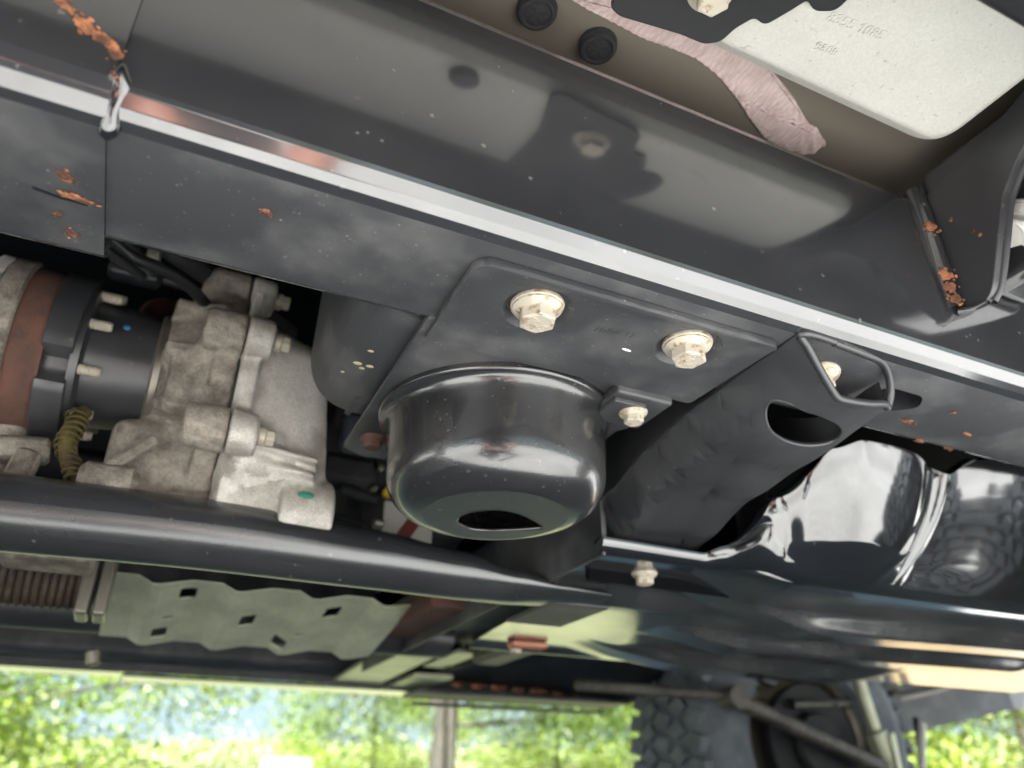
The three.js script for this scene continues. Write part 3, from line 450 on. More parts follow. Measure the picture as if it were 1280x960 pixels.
// --- transfer case
{
  const cy = 0.612, cz = -0.80;
  const bosses = [[0.711, -0.758], [0.622, -0.694], [0.521, -0.698], [0.46, -0.77]];
  const groove = (x, y, z) => 0;
  const leftF = (x, y, z) => {
    let d = sdCylX(x, y, z, -0.035, 0.035, cy, cz, 0.062, 0.092, 0.004);
    d = smin(d, sdCylX(x, y, z, 0.015, 0.0375, cy - 0.02, cz - 0.01, 0.112, 0.112, 0.004), 0.012);
    d = smin(d, sdBox(x, y, z, [-0.01, 0.50, -0.825], [0.05, 0.05, 0.06], 0.015), 0.015);
    d = smin(d, sdBox(x, y, z, [0.01, 0.66, -0.79], [0.02, 0.07, 0.05], 0.015), 0.03);
    for (const [by, bz] of bosses) d = smin(d, sdCylX(x, y, z, 0.0, 0.0385, by, bz, 0.0205, 0.0225, 0.004), 0.006);
    d = smin(d, sdBox(x, y, z, [0.0, 0.572, -0.722], [0.022, 0.030, 0.014], 0.008), 0.01);
    for (const a of [0.4, 1.1, 1.9, 2.6]) { const ry = cy + Math.sin(a - 1.2) * 0.08, rz = cz + Math.cos(a - 1.2) * 0.08; d = smin(d, sdBox(x, y, z, [-0.005, ry, rz], [0.025, 0.006, 0.012], 0.004), 0.012); }
    return d;
  };
  const rightF = (x, y, z) => {
    const t = clamp((x - 0.045) / 0.1), w = lerp(0.098, 0.078, t), hh = lerp(0.098, 0.085, t);
    let d = sdBox(x, y, z, [0.096, 0.572 - 0.01 * t, cz - 0.005], [0.055, hh, w], 0.035);
    d = Math.max(d, (y - 0.672) + (x - 0.05) * 0.55 - 0.012);
    d = Math.max(d, (x - 0.136) - (0.56 - y) * 0.12);
    d = smin(d, sdCylX(x, y, z, 0.0395, 0.056, cy - 0.02, cz - 0.01, 0.112, 0.112, 0.004), 0.01);
    for (const [by, bz] of bosses) d = smin(d, sdCylX(x, y, z, 0.0395, 0.066, by, bz, 0.0225, 0.0195, 0.004), 0.005);
    d = smin(d, sdCylX(x, y, z, 0.042, 0.15, 0.474, -0.765, 0.030, 0.030, 0.004), 0.012);
    d = smin(d, sdCylX(x, y, z, 0.10, 0.152, 0.468, -0.755, 0.036, 0.036, 0.004), 0.006);
    d = smin(d, sdCylX(x, y, z, 0.055, 0.13, 0.503, -0.722, 0.008, 0.003, 0.003), 0.012);
    d = Math.max(d, -(sdBox(x, y, z, [0.088, 0.572 - (x - 0.085) * 0.22, -0.700], [0.034, 0.0022, 0.0075], 0.001)));
    for (const k of [0, 1]) d = smin(d, sdBox(x, y, z, [0.088, 0.516 - k * 0.013 - (x - 0.06) * 0.1, -0.716 - k * 0.008], [0.04, 0.0028, 0.012], 0.002), 0.005);
    d = smin(d, sdBox(x, y, z, [0.047, 0.665, -0.73], [0.006, 0.03, 0.012], 0.004), 0.006); d = smin(d, sdBox(x, y, z, [0.05, 0.57, -0.703], [0.008, 0.04, 0.008], 0.004), 0.006);
    return d;
  };
  const tc = new THREE.Group(); tc.name = 'transfer_case'; tc.userData.label = 'dirty cast aluminium transfer case behind the tube'; truck.add(tc);
  part('front_housing', [cast(leftF, [-0.075, 0.42, -0.94], [0.05, 0.76, -0.66], 0.0034)], M.aluDirty, tc, 'brown grimy front half of the casting');
  part('rear_housing', [cast(rightF, [0.03, 0.42, -0.94], [0.165, 0.76, -0.66], 0.0034)], M.alu, tc, 'pale rear half of the casting');
  part('gasket', [turnX([[0.0370, 0.02], [0.0370, 0.1105], [0.0402, 0.1105], [0.0402, 0.02]], cy - 0.02, cz - 0.01)], M.dark, tc);
  const tb = along(join([cyl('y', 0, 0.004, 0, 0.0095, 0.008, 0.0015, 24), new THREE.ExtrudeGeometry(roundPoly(Array.from({ length: 6 }, (_, i) => [Math.cos(i * PI / 3) * 0.0075, Math.sin(i * PI / 3) * 0.0075]), 0.0006), { depth: 0.009, bevelEnabled: true, bevelSize: 0.0008, bevelThickness: 0.0008, bevelSegments: 2 }).rotateX(-PI / 2).translate(0, 0.006, 0)]), 'x');
  for (const [by, bz] of bosses) place('bolt', tb, M.bolt, 0.066, by, bz, tc);
  part('paint_mark', [new THREE.SphereGeometry(1, 16, 10).scale(0.008, 0.0035, 0.0015).translate(0.122, 0.478, -0.7195)], std({ color: 0x2b7a63, roughness: 0.7 }), tc, 'green paint mark');
}
// --- drive flange and shaft
{
  const y = 0.612, z = -0.80;
  const sh = new THREE.Group(); sh.name = 'drive_shaft'; sh.userData.label = 'drive shaft flange with a rusty ring, left of the transfer case'; truck.add(sh);
  part('grey_flange', [turnX([[-0.178, 0.02], [-0.178, 0.086], [-0.175, 0.089], [-0.158, 0.089], [-0.156, 0.087], [-0.156, 0.02]], y, z)], M.aluDirty, sh);
  part('rusty_ring', [turnX([[-0.156, 0.02], [-0.156, 0.085], [-0.128, 0.083], [-0.128, 0.02]], y, z)], M.brown, sh, 'rust brown ring');
  { // black flange with scalloped outline
    const s = new THREE.Shape(), n = 96; for (let i = 0; i < n; i++) { const a = i / n * 2 * PI, k = Math.pow(Math.abs(Math.cos(a * 2 + 0.5)), 0.6), r = lerp(0.074, 0.088, smooth(0.35, 0.6, k)); i ? s.lineTo(Math.cos(a) * r, Math.sin(a) * r) : s.moveTo(r, 0); }
    s.closePath();
    const g = new THREE.ExtrudeGeometry(s, { depth: 0.022, bevelEnabled: true, bevelSize: 0.002, bevelThickness: 0.002, bevelSegments: 3, bevelOffset: -0.002 }).rotateY(PI / 2).translate(-0.128, y, z);
    part('black_flange', [toCreasedNormals(g, 0.5), turnX([[-0.106, 0.03], [-0.106, 0.081], [-0.099, 0.079], [-0.096, 0.072], [-0.096, 0.03]], y, z)], M.arm, sh);
  }
  part('shaft_tube', [turnX([[-0.096, 0.03], [-0.096, 0.067], [-0.09, 0.066], [-0.045, 0.0605], [-0.038, 0.0605], [-0.038, 0.03]], y, z)], M.arm, sh);
  part('seal_ring', [turnX([[-0.0385, 0.03], [-0.0385, 0.063], [-0.036, 0.0655], [-0.030, 0.0655], [-0.0275, 0.063], [-0.0275, 0.03]], y, z)], M.steel, sh, 'bright metal seal ring');
  const stud = along(turn([[0, 0], [0.0048, 0], [0.0052, 0.001], ...Array.from({ length: 10 }, (_, i) => [i % 2 ? 0.0045 : 0.0052, 0.002 + i * 0.0016]), [0.004, 0.019], [0, 0.0195]], 18), 'x');
  const head = along(join([cyl('y', 0, -0.008, 0, 0.0135, 0.016, 0.003, 24)]), 'x');
  for (let i = 0; i < 10; i++) { const a = i / 10 * 2 * PI + 0.08; place('stud', stud, M.bolt, -0.098, y + Math.sin(a) * 0.0735, z + Math.cos(a) * 0.0735, sh); }
  for (let i = 0; i < 8; i++) { const a = i / 8 * 2 * PI + 0.35; place('bolt_head', head, M.alu, -0.178, y + Math.sin(a) * 0.076, z + Math.cos(a) * 0.076, sh); }
  part('paint_mark', [new THREE.SphereGeometry(1, 14, 8).scale(0.0035, 0.003, 0.0012).translate(-0.068, 0.628, -0.7385)], std({ color: 0x2f7099, roughness: 0.5 }), sh, 'blue paint dot');
  part('shaft', [turnX([[-0.5, 0.035], [-0.178, 0.035]], y, z)], M.dark, sh);
}
// --- small things round the transfer case
{
  part('hose', [pipe([[-0.085, 0.545, -0.765], [-0.092, 0.525, -0.76], [-0.09, 0.50, -0.755], [-0.075, 0.475, -0.765], [-0.06, 0.455, -0.78]], 0.007, 40, 10), ...Array.from({ length: 12 }, (_, i) => new THREE.TorusGeometry(0.0085, 0.0016, 6, 16).rotateX(PI / 2 - 0.3).translate(-0.0905 + 0.002 * Math.sin(i) + (i > 7 ? (i - 7) * 0.004 : 0), 0.535 - i * 0.0055, -0.758))], std({ map: T.aluDirty, color: 0x8f8448, roughness: 0.9 }), truck, 'dirty yellow corrugated hose');
  part('bracket', [rbox(-0.20, -0.13, 0.47, 0.545, -0.86, -0.79, 0.012), bar([-0.15, 0.50, -0.78], [-0.105, 0.505, -0.78], 0.013), bar([-0.13, 0.43, -0.775], [-0.12, 0.50, -0.775], 0.012), rbox(-0.135, -0.05, 0.42, 0.475, -0.90, -0.84, 0.01)], M.aluDirty, truck, 'grey cast bracket at the lower left');
  part('shift_lever', [cyl('x', -0.05, 0.475, -0.755, 0.017, 0.05, 0.006), rbox(-0.08, -0.035, 0.43, 0.468, -0.775, -0.745, 0.006), bar([-0.06, 0.48, -0.75], [-0.02, 0.525, -0.755], 0.006)], M.aluDirty, truck, 'grimy lever at the lower left of the transfer case');
  part('heater_hose', [pipe([[-0.12, 0.70, -0.64], [-0.07, 0.715, -0.70], [0.0, 0.72, -0.76], [0.1, 0.735, -0.86]], 0.011), pipe([[-0.5, 0.74, -0.75], [-0.2, 0.735, -0.72], [-0.1, 0.71, -0.70], [-0.06, 0.68, -0.72]], 0.008), ...[[-0.07, 0.715, -0.70], [0.0, 0.72, -0.76]].map(p => cyl('x', ...p, 0.0135, 0.008, 0.001))], M.rubber, truck, 'black hoses in the shade under the rail');
  part('hose_clip', [rbox(-0.11, -0.085, 0.655, 0.69, -0.66, -0.65, 0.003), cyl('x', -0.06, 0.70, -0.715, 0.009, 0.014, 0.002)], M.aluDirty);
  part('wiring_loom', [pipe([[-0.4, 0.70, -0.62], [-0.16, 0.665, -0.63], [-0.09, 0.648, -0.64], [-0.03, 0.66, -0.68], [0.05, 0.70, -0.9]], 0.006), pipe([[-0.4, 0.68, -0.60], [-0.13, 0.655, -0.60], [-0.07, 0.645, -0.64]], 0.005), pipe([[-0.3, 0.64, -0.60], [-0.14, 0.628, -0.585], [-0.09, 0.62, -0.60], [-0.06, 0.64, -0.66]], 0.0045)], M.plastic, truck, 'black wiring above the drive shaft');
  part('plug', [cyl('z', -0.045, 0.735, -0.90, 0.030, 0.03, 0.006)], M.brown, truck, 'round brown plug in the shade above the shaft'); part('connector', [join([cyl('x', -0.075, 0.70, -0.75, 0.013, 0.05, 0.004), bar([-0.05, 0.70, -0.75], [-0.02, 0.697, -0.75], 0.005)])], M.plastic);
  part('motor', [cyl('x', 0.19, 0.565, -0.87, 0.024, 0.07, 0.008), rbox(0.15, 0.22, 0.585, 0.64, -0.90, -0.78, 0.01), bar([0.18, 0.535, -0.84], [0.225, 0.527, -0.84], 0.006), bar([0.17, 0.495, -0.82], [0.205, 0.485, -0.81], 0.0055)], M.rubber, truck, 'small grey motor beside the transfer case');
  part('transmission', [rbox(0.2, 0.36, 0.49, 0.74, -1.0, -0.86, 0.04), cyl('x', -0.4, 0.62, -0.86, 0.06, 0.3, 0.02)], M.dark);
  part('warning_label', [rbox(0.238, 0.30, 0.475, 0.535, -0.86, -0.856, 0.001)], std({ color: 0xb8b4ac, roughness: 0.6 }), truck, 'white label with a red stripe');
  part('red_stripe', [rbox(0.0, 0.016, 0, 0.07, 0, 0.001, 0.0004).rotateZ(-0.55).translate(0.243, 0.476, -0.8555)], std({ color: 0x6e2a20, roughness: 0.6 }));
  part('yellow_cap', [cyl('z', 0.238, 0.541, -0.845, 0.0065, 0.012, 0.002)], std({ color: 0xc0a020, roughness: 0.5 }), truck, 'small yellow cap');
  part('clip', [cyl('x', 0.217, 0.487, -0.80, 0.006, 0.012), cyl('z', 0.222, 0.545, -0.85, 0.004, 0.012), cyl('z', 0.228, 0.572, -0.85, 0.004, 0.012)], M.steel);
  part('heat_guard', [rbox(0.16, 0.235, 0.555, 0.60, -0.79, -0.765, 0.01)], std({ color: 0x3a3f48, roughness: 0.5 }));
}

// --- exhaust, shield, far side
{
  const ex = part('exhaust_pipe', [pipe([[-1.4, 0.450, -1.215], [-0.2, 0.452, -1.215], [0.15, 0.455, -1.22], [0.40, 0.457, -1.24], [0.47, 0.462, -1.27]], 0.034, 60, 24)], M.arm, truck, 'black exhaust pipe beneath the metal shield');
  const zig = [[-0.043, 0]]; for (let k = 0; k < 4; k++) { const x = -0.043 + k * 0.098; for (const [a, b] of [[0.034, 0], [0.050, -0.0085], [0.060, -0.0085], [0.096, 0]]) if (x + a < 0.345) zig.push([x + a, b]); } zig.push([0.345, -0.002]);
  const strip = new THREE.ExtrudeGeometry(poly([...zig, ...zig.slice().reverse().map(([x, y]) => [x, y + 0.0014])]), { depth: 0.165, bevelEnabled: false, steps: 6 });
  let cut = new Brush(strip.index ? strip.toNonIndexed() : strip); cut.geometry.deleteAttribute('uv'); cut.updateMatrixWorld();
  const ev = new Evaluator(); ev.attributes = ['position', 'normal'];
  for (const [x, t, w, h] of [[0.052, 0.18, 0.020, 0.026], [0.030, 0.80, 0.019, 0.026], [0.138, 0.50, 0.020, 0.028], [0.243, 0.26, 0.021, 0.028], [0.196, 0.82, 0.020, 0.026], [0.036, 0.55, 0.014, 0.008], [0.215, 0.62, 0.012, 0.008]]) {
    const b = new Brush(new THREE.ExtrudeGeometry(roundPoly([[x - w / 2, -h / 2], [x + w / 2, -h / 2], [x + w / 2, h / 2], [x - w / 2, h / 2]], 0.003), { depth: 0.05, bevelEnabled: false }).rotateX(PI / 2).translate(0, 0.025, 0.165 * (1 - t)).toNonIndexed()); b.geometry.deleteAttribute('uv'); b.updateMatrixWorld();
    cut = ev.evaluate(cut, b, SUBTRACTION); cut.updateMatrixWorld();
  }
  const g = cut.geometry.index ? cut.geometry.toNonIndexed() : cut.geometry;
  { const p = g.attributes.position; for (let k = 0; k < p.count; k++) { const t = 1 - p.getZ(k) / 0.165; p.setXYZ(k, p.getX(k) - 0.05 * t * Math.max(0, p.getX(k)) * 0.8, 0.4615 + p.getY(k) - 0.0465 * t, -1.045 - 0.165 * t); } }
  g.computeVertexNormals();
  part('heat_shield', [g], M.zinc, ex, 'corrugated bare metal heat shield with punched holes');
  const flex = Array.from({ length: 16 }, (_, i) => new THREE.TorusGeometry(0.030, 0.0042, 8, 28).rotateY(PI / 2).translate(-0.195 + i * 0.0085, 0.445, -1.03));
  part('flex_pipe', [...flex, cyl('x', -0.13, 0.445, -1.03, 0.029, 0.15)], std({ map: T.aluDirty, color: 0x9c8f84, roughness: 0.6, metalness: 0.3 }), truck, 'brown corrugated flexible pipe section');
  part('clamp', [rbox(-0.066, -0.052, 0.40, 0.49, -1.04, -0.985, 0.004), rbox(-0.048, -0.034, 0.40, 0.49, -1.04, -0.985, 0.004), bar([-0.045, 0.395, -1.20], [-0.04, 0.375, -1.20], 0.009)], M.steel, truck, 'steel clamp next to the flexible pipe');
  part('cross_strap', [new THREE.BoxGeometry(0.11, 0.008, 0.66).rotateY(-0.04).translate(0.49, 0.466, -1.76), new THREE.BoxGeometry(0.05, 0.006, 0.2).translate(0.60, 0.475, -1.56), new THREE.BoxGeometry(0.09, 0.008, 0.3).translate(0.62, 0.462, -1.86)], M.zinc, truck, 'pale cross straps at the far side');
  part('side_tube', [rbox(0.34, 0.40, 0.44, 0.47, -1.2, -0.96, 0.006)], M.brown, truck, 'rusty bracket right of the shield');
  part('far_rail', [railGeo(-1.6, 2.6, -1.40, -1.52, 0.50, 0.68, 0.02)], M.under, truck, 'far frame rail');
  part('far_sill', [rbox(-1.3, 1.16, 0.475, 0.64, -1.95, -1.83, 0.02), rbox(-1.3, 1.16, 0.457, 0.48, -1.905, -1.899, 0.0025)], M.under, truck, 'black sill of the far side');
  part('sill_seam', [rbox(-1.3, -0.01, 0.456, 0.462, -1.99, -1.90, 0.002), rbox(-0.005, 1.1, 0.449, 0.456, -1.99, -1.90, 0.002)], M.gloss, truck, 'bright lower seam of the far sill');
  part('wheel_arch_liner', [gridSurface(60, 20, (u, v) => { const x = lerp(0.62, 1.5, u), b = smooth(0, 0.25, u) * (1 - 0.7 * smooth(0.6, 1, u)); return [x, 0.47 + 0.09 * v * b - 0.025 * smooth(0.2, 0.6, u), lerp(-1.83, -1.62, v)]; })], M.dark, truck, 'dirty curved liner ahead of the far wheel');
  part('rust_patch', Array.from({ length: 11 }, (_, i) => { const r = rng(60 + i); return scab(0, 0, 0.03 + 0.03 * r(), 0.012, 40 + i).translate(0.72 + i * 0.055, 0.462 - i * 0.001, -1.825); }), M.rust);
  part('side_step', [rbox(0.62, 1.20, 0.437, 0.447, -1.93, -1.80, 0.004), rbox(0.66, 1.2, 0.426, 0.433, -1.98, -1.94, 0.003), rbox(0.30, 0.66, 0.45, 0.458, -1.99, -1.95, 0.003)], M.under, truck, 'flat black step rail under the far sill');
}
// --- wheels, suspension at the far right
{
  const tyreR = 0.42, w = 0.27;
  const tp = [[0.235, -w / 2 + 0.02], [0.25, -w / 2], [0.33, -w / 2 - 0.008], [0.385, -w / 2 + 0.006], [0.405, -w / 2 + 0.03], [0.41, 0], [0.405, w / 2 - 0.03], [0.385, w / 2 - 0.006], [0.33, w / 2 + 0.008], [0.25, w / 2], [0.235, w / 2 - 0.02]];
  const blocks = [], r = rng(77);
  for (let k = 0; k < 40; k++) for (let c = 0; c < 5; c++) {
    const a = (k + (c % 2) * 0.5) / 40 * 2 * PI, y = (c - 2) * 0.052, edge = Math.abs(c - 2) === 2;
    const g = new RoundedBoxGeometry(edge ? 0.046 : 0.042, 0.03, edge ? 0.050 : 0.043, 1, 0.004); g.rotateY((c % 2 ? 0.5 : -0.4) + 0.2 * r());
    g.rotateX(0).translate(0, 0, 0);
    g.applyMatrix4(new THREE.Matrix4().makeRotationZ(-a).multiply(new THREE.Matrix4().makeTranslation(0, edge ? 0.404 : 0.412, -y)));
    blocks.push(g);
  }
  const tyreG = join([along(turn(tp, 72, 0.7), 'z'), ...blocks]), rimG = join([along(turn([[0.0, 0.03], [0.09, 0.03], [0.10, 0.05], [0.20, 0.02], [0.225, 0.10], [0.24, 0.11], [0.24, -0.11], [0.225, -0.10], [0.2, 0.0], [0.05, 0.0], [0, 0]], 48), 'z')]), discG = join([cyl('z', 0, 0, 0, 0.17, 0.025, 0.003, 48), cyl('z', 0, 0, 0, 0.09, 0.07, 0.01, 36)]);
  const tyreM = std({ map: T.tyre, roughness: 0.85 });
  for (const [x, z, s] of [[1.52, -1.66, 1], [1.52, -0.22, -1], [-1.75, -1.66, 1], [-1.75, -0.20, -1]]) {
    const wh = new THREE.Group(); wh.name = numbered('wheel'); wh.position.set(x - O.x, tyreR * 0.8, z - O.z); wh.scale.set(0.8, 0.8, 1.1); if (x > 0 && s > 0) wh.userData.label = 'far wheel with a chunky tread, blurred at the bottom of the picture'; truck.add(wh);
    for (const [n, g, m] of [['tyre', tyreG, tyreM], ['rim', rimG, M.steel], ['brake_disc', discG, M.dark]]) { const q = new THREE.Mesh(g, m); q.name = numbered(n); if (n === 'brake_disc') q.position.z = s * 0.12; wh.add(q); }
  }
  part('rear_axle', [bar([1.62, 0.56, -1.5], [1.62, 0.56, -0.3], 0.045, 24), new THREE.SphereGeometry(0.11, 24, 16).translate(1.62, 0.58, -0.92)], M.dark);
  part('suspension_link', [bar([1.235, 0.418, -1.45], [1.66, 0.285, -1.45], 0.018), cyl('z', 1.235, 0.42, -1.45, 0.026, 0.05), bar([0.86, 0.434, -1.50], [1.235, 0.424, -1.46], 0.011)], std({ map: T.aluDirty, color: 0xb8b8b8, roughness: 0.5 }), truck, 'slanting suspension link');
  part('anti_roll_bar', [pipe([[1.45, 0.42, -1.50], [1.75, 0.445, -1.55], [2.1, 0.50, -1.6], [2.4, 0.58, -1.6]], 0.012), cyl('x', 1.86, 0.46, -1.56, 0.024, 0.03)], std({ map: T.aluDirty, color: 0x8a8a8a, roughness: 0.5 }));
  part('frame_beam', [new THREE.BoxGeometry(2.0, 0.13, 0.08).rotateZ(0.165).translate(2.25, 0.482, -1.76)], M.under, truck, 'black beam behind the far wheel');
  part('shock_absorber', [bar([1.664, 0.365, -1.46], [1.70, 0.24, -1.46], 0.026, 24), bar([1.64, 0.50, -1.46], [1.664, 0.365, -1.46], 0.015), rbox(1.675, 1.69, 0.25, 0.36, -1.43, -1.425, 0.002)], M.zinc, truck, 'pale shock absorber');
  part('brake_hose', [pipe([[1.30, 0.56, -1.55], [1.33, 0.50, -1.52], [1.42, 0.47, -1.52], [1.45, 0.52, -1.55]], 0.012), bar([1.99, 0.42, -1.6], [1.97, 0.25, -1.6], 0.009)], M.plastic);
  part('white_bar', [bar([1.835, 0.39, -1.46], [1.79, 0.27, -1.46], 0.009)], M.white, truck, 'thin white bar beside the shock absorber');
  part('axle_fittings', Array.from({ length: 14 }, (_, i) => { const q = rng(200 + i); return rbox(0, 0.03 + 0.06 * q(), 0, 0.02 + 0.04 * q(), 0, 0.04, 0.006).rotateZ(q() - 0.5).translate(1.42 + 0.5 * q(), 0.47 + 0.10 * q(), -1.62 + 0.15 * q()); }), M.aluDirty);
}
// --- body, mostly above and outside the picture
{
  const bodyM = phy({ color: 0x4b5048, roughness: 0.3, clearcoat: 1, clearcoatRoughness: 0.05 });
  part('underfloor', [rbox(-2.4, 2.3, 0.80, 0.84, -1.95, -0.30, 0.01)], M.void);
  part('tunnel_panel', [rbox(-2.4, 0.9, 0.74, 0.80, -1.40, -1.1, 0.02), rbox(-2.4, 2.2, 0.70, 0.80, -1.84, -1.55, 0.02)], M.dark);
  const prof = [[-2.75, 0.90], [-2.78, 1.1], [-2.6, 1.24], [-1.35, 1.32], [-0.75, 1.86], [-0.5, 1.92], [0.75, 1.90], [0.90, 1.84], [1.0, 1.22], [2.5, 1.20], [2.52, 0.9], [2.12, 0.88], [2.1, 0.92], [1.92, 1.0], [1.32, 1.0], [1.14, 0.92], [1.12, 0.87], [-1.24, 0.87], [-1.27, 0.92], [-1.45, 1.0], [-2.05, 1.0], [-2.23, 0.92], [-2.25, 0.88]];
  const body = new THREE.ExtrudeGeometry(roundPoly(prof, 0.08), { depth: 1.80, bevelEnabled: true, bevelSize: 0.04, bevelThickness: 0.06, bevelSegments: 5, bevelOffset: -0.04 }).translate(0, 0, -1.89);
  part('body', [toCreasedNormals(body, 0.6)], bodyM, truck, 'dark grey green truck body above the frame');
  part('side_window', [rbox(-0.6, 0.15, 1.36, 1.78, -0.034, -0.028, 0.002), rbox(0.22, 0.82, 1.36, 1.78, -0.034, -0.028, 0.002)], phy({ color: 0x0c0f10, roughness: 0.05 }));
  part('sill', [rbox(-1.22, 1.10, 0.56, 0.90, -0.125, -0.02, 0.02), rbox(-2.7, -2.25, 0.6, 0.95, -1.9, -0.04, 0.05), rbox(-2.25, 2.3, 0.84, 0.9, -1.94, -0.04, 0.01)], M.plastic); part('far_side_panel', [rbox(-1.25, 1.12, 0.60, 0.90, -1.95, -1.88, 0.02)], bodyM);
}

// ------------------------------------------------------------------ trees, car, behind the truck
const dirOf = px => { const a = Math.atan2((px - 640) / 961, 1.0875) ; return 25.4 * PI / 180 + a; };
const leafGeo = (() => { const g = new THREE.BufferGeometry(); g.setAttribute('position', new THREE.Float32BufferAttribute([0, 0, 0, 0.5, 0.45, 0.12, 0, 1, 0, -0.5, 0.45, 0.12], 3)); g.setIndex([0, 1, 2, 0, 2, 3]); g.computeVertexNormals(); return g; })();
const leafMat = (c) => phy({ color: c, roughness: 0.6, transmission: 0.35, thickness: 0, side: THREE.DoubleSide });
const leafMats = [leafMat(0x88a22a), leafMat(0x6f8c40), leafMat(0xa3b47c)];
function makeTree(seed, h, spread, low, trunkR, leaves, mat, leafSize) {
  const r = rng(seed), o = new THREE.Group();
  const wood = [], lobes = [];
  wood.push((() => { const g = new THREE.CylinderGeometry(trunkR * 0.5, trunkR * 1.1, h * 0.75, 14, 8); const p = g.attributes.position; for (let i = 0; i < p.count; i++) { const y = p.getY(i) / h; p.setX(i, p.getX(i) + 0.12 * Math.sin(y * 6 + seed)); p.setZ(i, p.getZ(i) + 0.1 * Math.cos(y * 5 + seed * 2)); } g.computeVertexNormals(); return g.translate(0, h * 0.375, 0); })());
  const nl = 46;
  for (let i = 0; i < nl; i++) {
    const t = Math.pow(i / nl, 0.85), y = lerp(low, h, t), w = spread * Math.pow(Math.sin(PI * clamp(0.16 + 0.80 * t)), 0.7), a = i * 2.4 + r(), d = w * Math.sqrt(0.15 + 0.85 * r());
    const c = [Math.cos(a) * d, y, Math.sin(a) * d]; lobes.push([...c, spread * (0.2 + 0.16 * r()), 0.42 + 0.75 * r()]);
    if (i % 2 === 0) wood.push(bar([0, Math.min(h * 0.7, Math.max(low * 0.9, y * 0.72)), 0], c, trunkR * 0.16, 6));
  }
  const tm = new THREE.Mesh(join(wood), std({ map: T.bark, roughness: 1 })); tm.name = 'trunk'; o.add(tm);
  const im = new THREE.InstancedMesh(leafGeo, mat, leaves); im.name = 'crown'; im.userData.kind = 'stuff';
  const m = new THREE.Matrix4(), q = new THREE.Quaternion(), e = new THREE.Euler(), c = new THREE.Color();
  for (let i = 0; i < leaves; i++) {
    const l = lobes[(r() * nl) | 0], u = V(r() - 0.5, r() - 0.5, r() - 0.5).normalize().multiplyScalar(l[3] * Math.pow(r(), 0.45)); u.y *= 0.75;
    e.set(r() * 6, r() * 6, r() * 6); q.setFromEuler(e); const s = leafSize * (0.7 + 0.7 * r());
    m.compose(V(l[0] + u.x, Math.max(0.25, l[1] + u.y), l[2] + u.z), q, V(s, s, s)); im.setMatrixAt(i, m);
    ((k) => im.setColorAt(i, c.setRGB(k * (0.9 + 0.3 * r()), k * (0.95 + 0.15 * r()), k * (0.7 + 0.35 * r()))))(l[4] * (0.88 + 0.24 * r()));
  }
  o.add(im); return o;
}
const groupT = 'trees beyond the truck';
function addTree(o, px, dist, label, turnBy = 0, scale = 1, group = groupT) {
  const a = dirOf(px); o.name = numbered('tree'); o.position.set(Math.sin(a) * dist, 0, -Math.cos(a) * dist); o.rotation.y = turnBy; o.scale.setScalar(scale); o.userData = { label, category: 'tree', group }; scene.add(o); return o;
}
const treeA = makeTree(5, 6.5, 3.7, 0.2, 0.09, 30000, leafMats[0], 0.066), treeB = makeTree(8, 9, 4.4, 1.7, 0.26, 42000, leafMats[1], 0.08);
addTree(treeA, -30, 12.5, 'bright yellow green leafy tree at the left below the pale heat shield');
addTree(treeB, 556, 17, 'tree with a bare grey trunk below the far sill, right of the white car');
addTree(treeA.clone(), -140, 17, 'leafy tree at the left edge, behind the bright yellow green one', 2.0, 1.1);
addTree(treeB.clone(), 860, 25, 'green tree just behind the blurred far wheel', 3.3, 1.15);
addTree(treeA.clone(), 1270, 12, 'green tree at the right edge beyond the black beam', 4.1, 1.0);
addTree(treeB.clone(), 1120, 20, 'tree hidden mostly by the far wheel and axle', 5.0, 1.0);
addTree(treeB.clone(), 960, 31, 'pale green tree seen past the inner side of the far wheel', 2.6, 1.2);
addTree(treeA.clone(), 700, 24, 'low leafy tree between the grey trunk and the far wheel', 0.9, 0.9);
addTree(treeA.clone(), 470, 30, 'low leafy tree between the white car and the grey trunk', 5.2, 1.0);
{ // far belt of bushes and low branches that reads as one mass
  const r = rng(404), n = 42000, im = new THREE.InstancedMesh(leafGeo, leafMats[2], n), m = new THREE.Matrix4(), q = new THREE.Quaternion(), e = new THREE.Euler(), c = new THREE.Color();
  for (let i = 0; i < n; i++) {
    let a, d, y, k = 0; do { a = lerp(-0.45, 1.25, r()); d = 38 + 12 * r(); y = r() < 0.6 ? 0.8 + 1.7 * r() : 1.5 + 8 * r(); k++; } while (k < 30 && fbm(n1, a * 0.9 + 3, y * 0.09 + d * 0.02, 12, 3) < 0.47 + 0.016 * y + (y > 2.6 + 1.6 * (n3(a * 9, 0.5, 64) - 0.5) ? 0.09 : -0.10));
    e.set(r() * 6, r() * 6, r() * 6); q.setFromEuler(e); const s = 0.16 + 0.14 * r();
    m.compose(V(Math.sin(a) * d, y, -Math.cos(a) * d), q, V(s, s, s)); im.setMatrixAt(i, m); ((k) => im.setColorAt(i, c.setRGB(k * (0.95 + 0.2 * r()), k, k * (0.85 + 0.25 * r()))))(0.55 + 0.8 * fbm(n2, a * 2 + 1, y * 0.16, 12, 3));
  }
  im.name = 'far_foliage'; im.userData = { kind: 'stuff', label: 'pale green belt of far bushes and branches under the truck', category: 'foliage' }; scene.add(im);
}
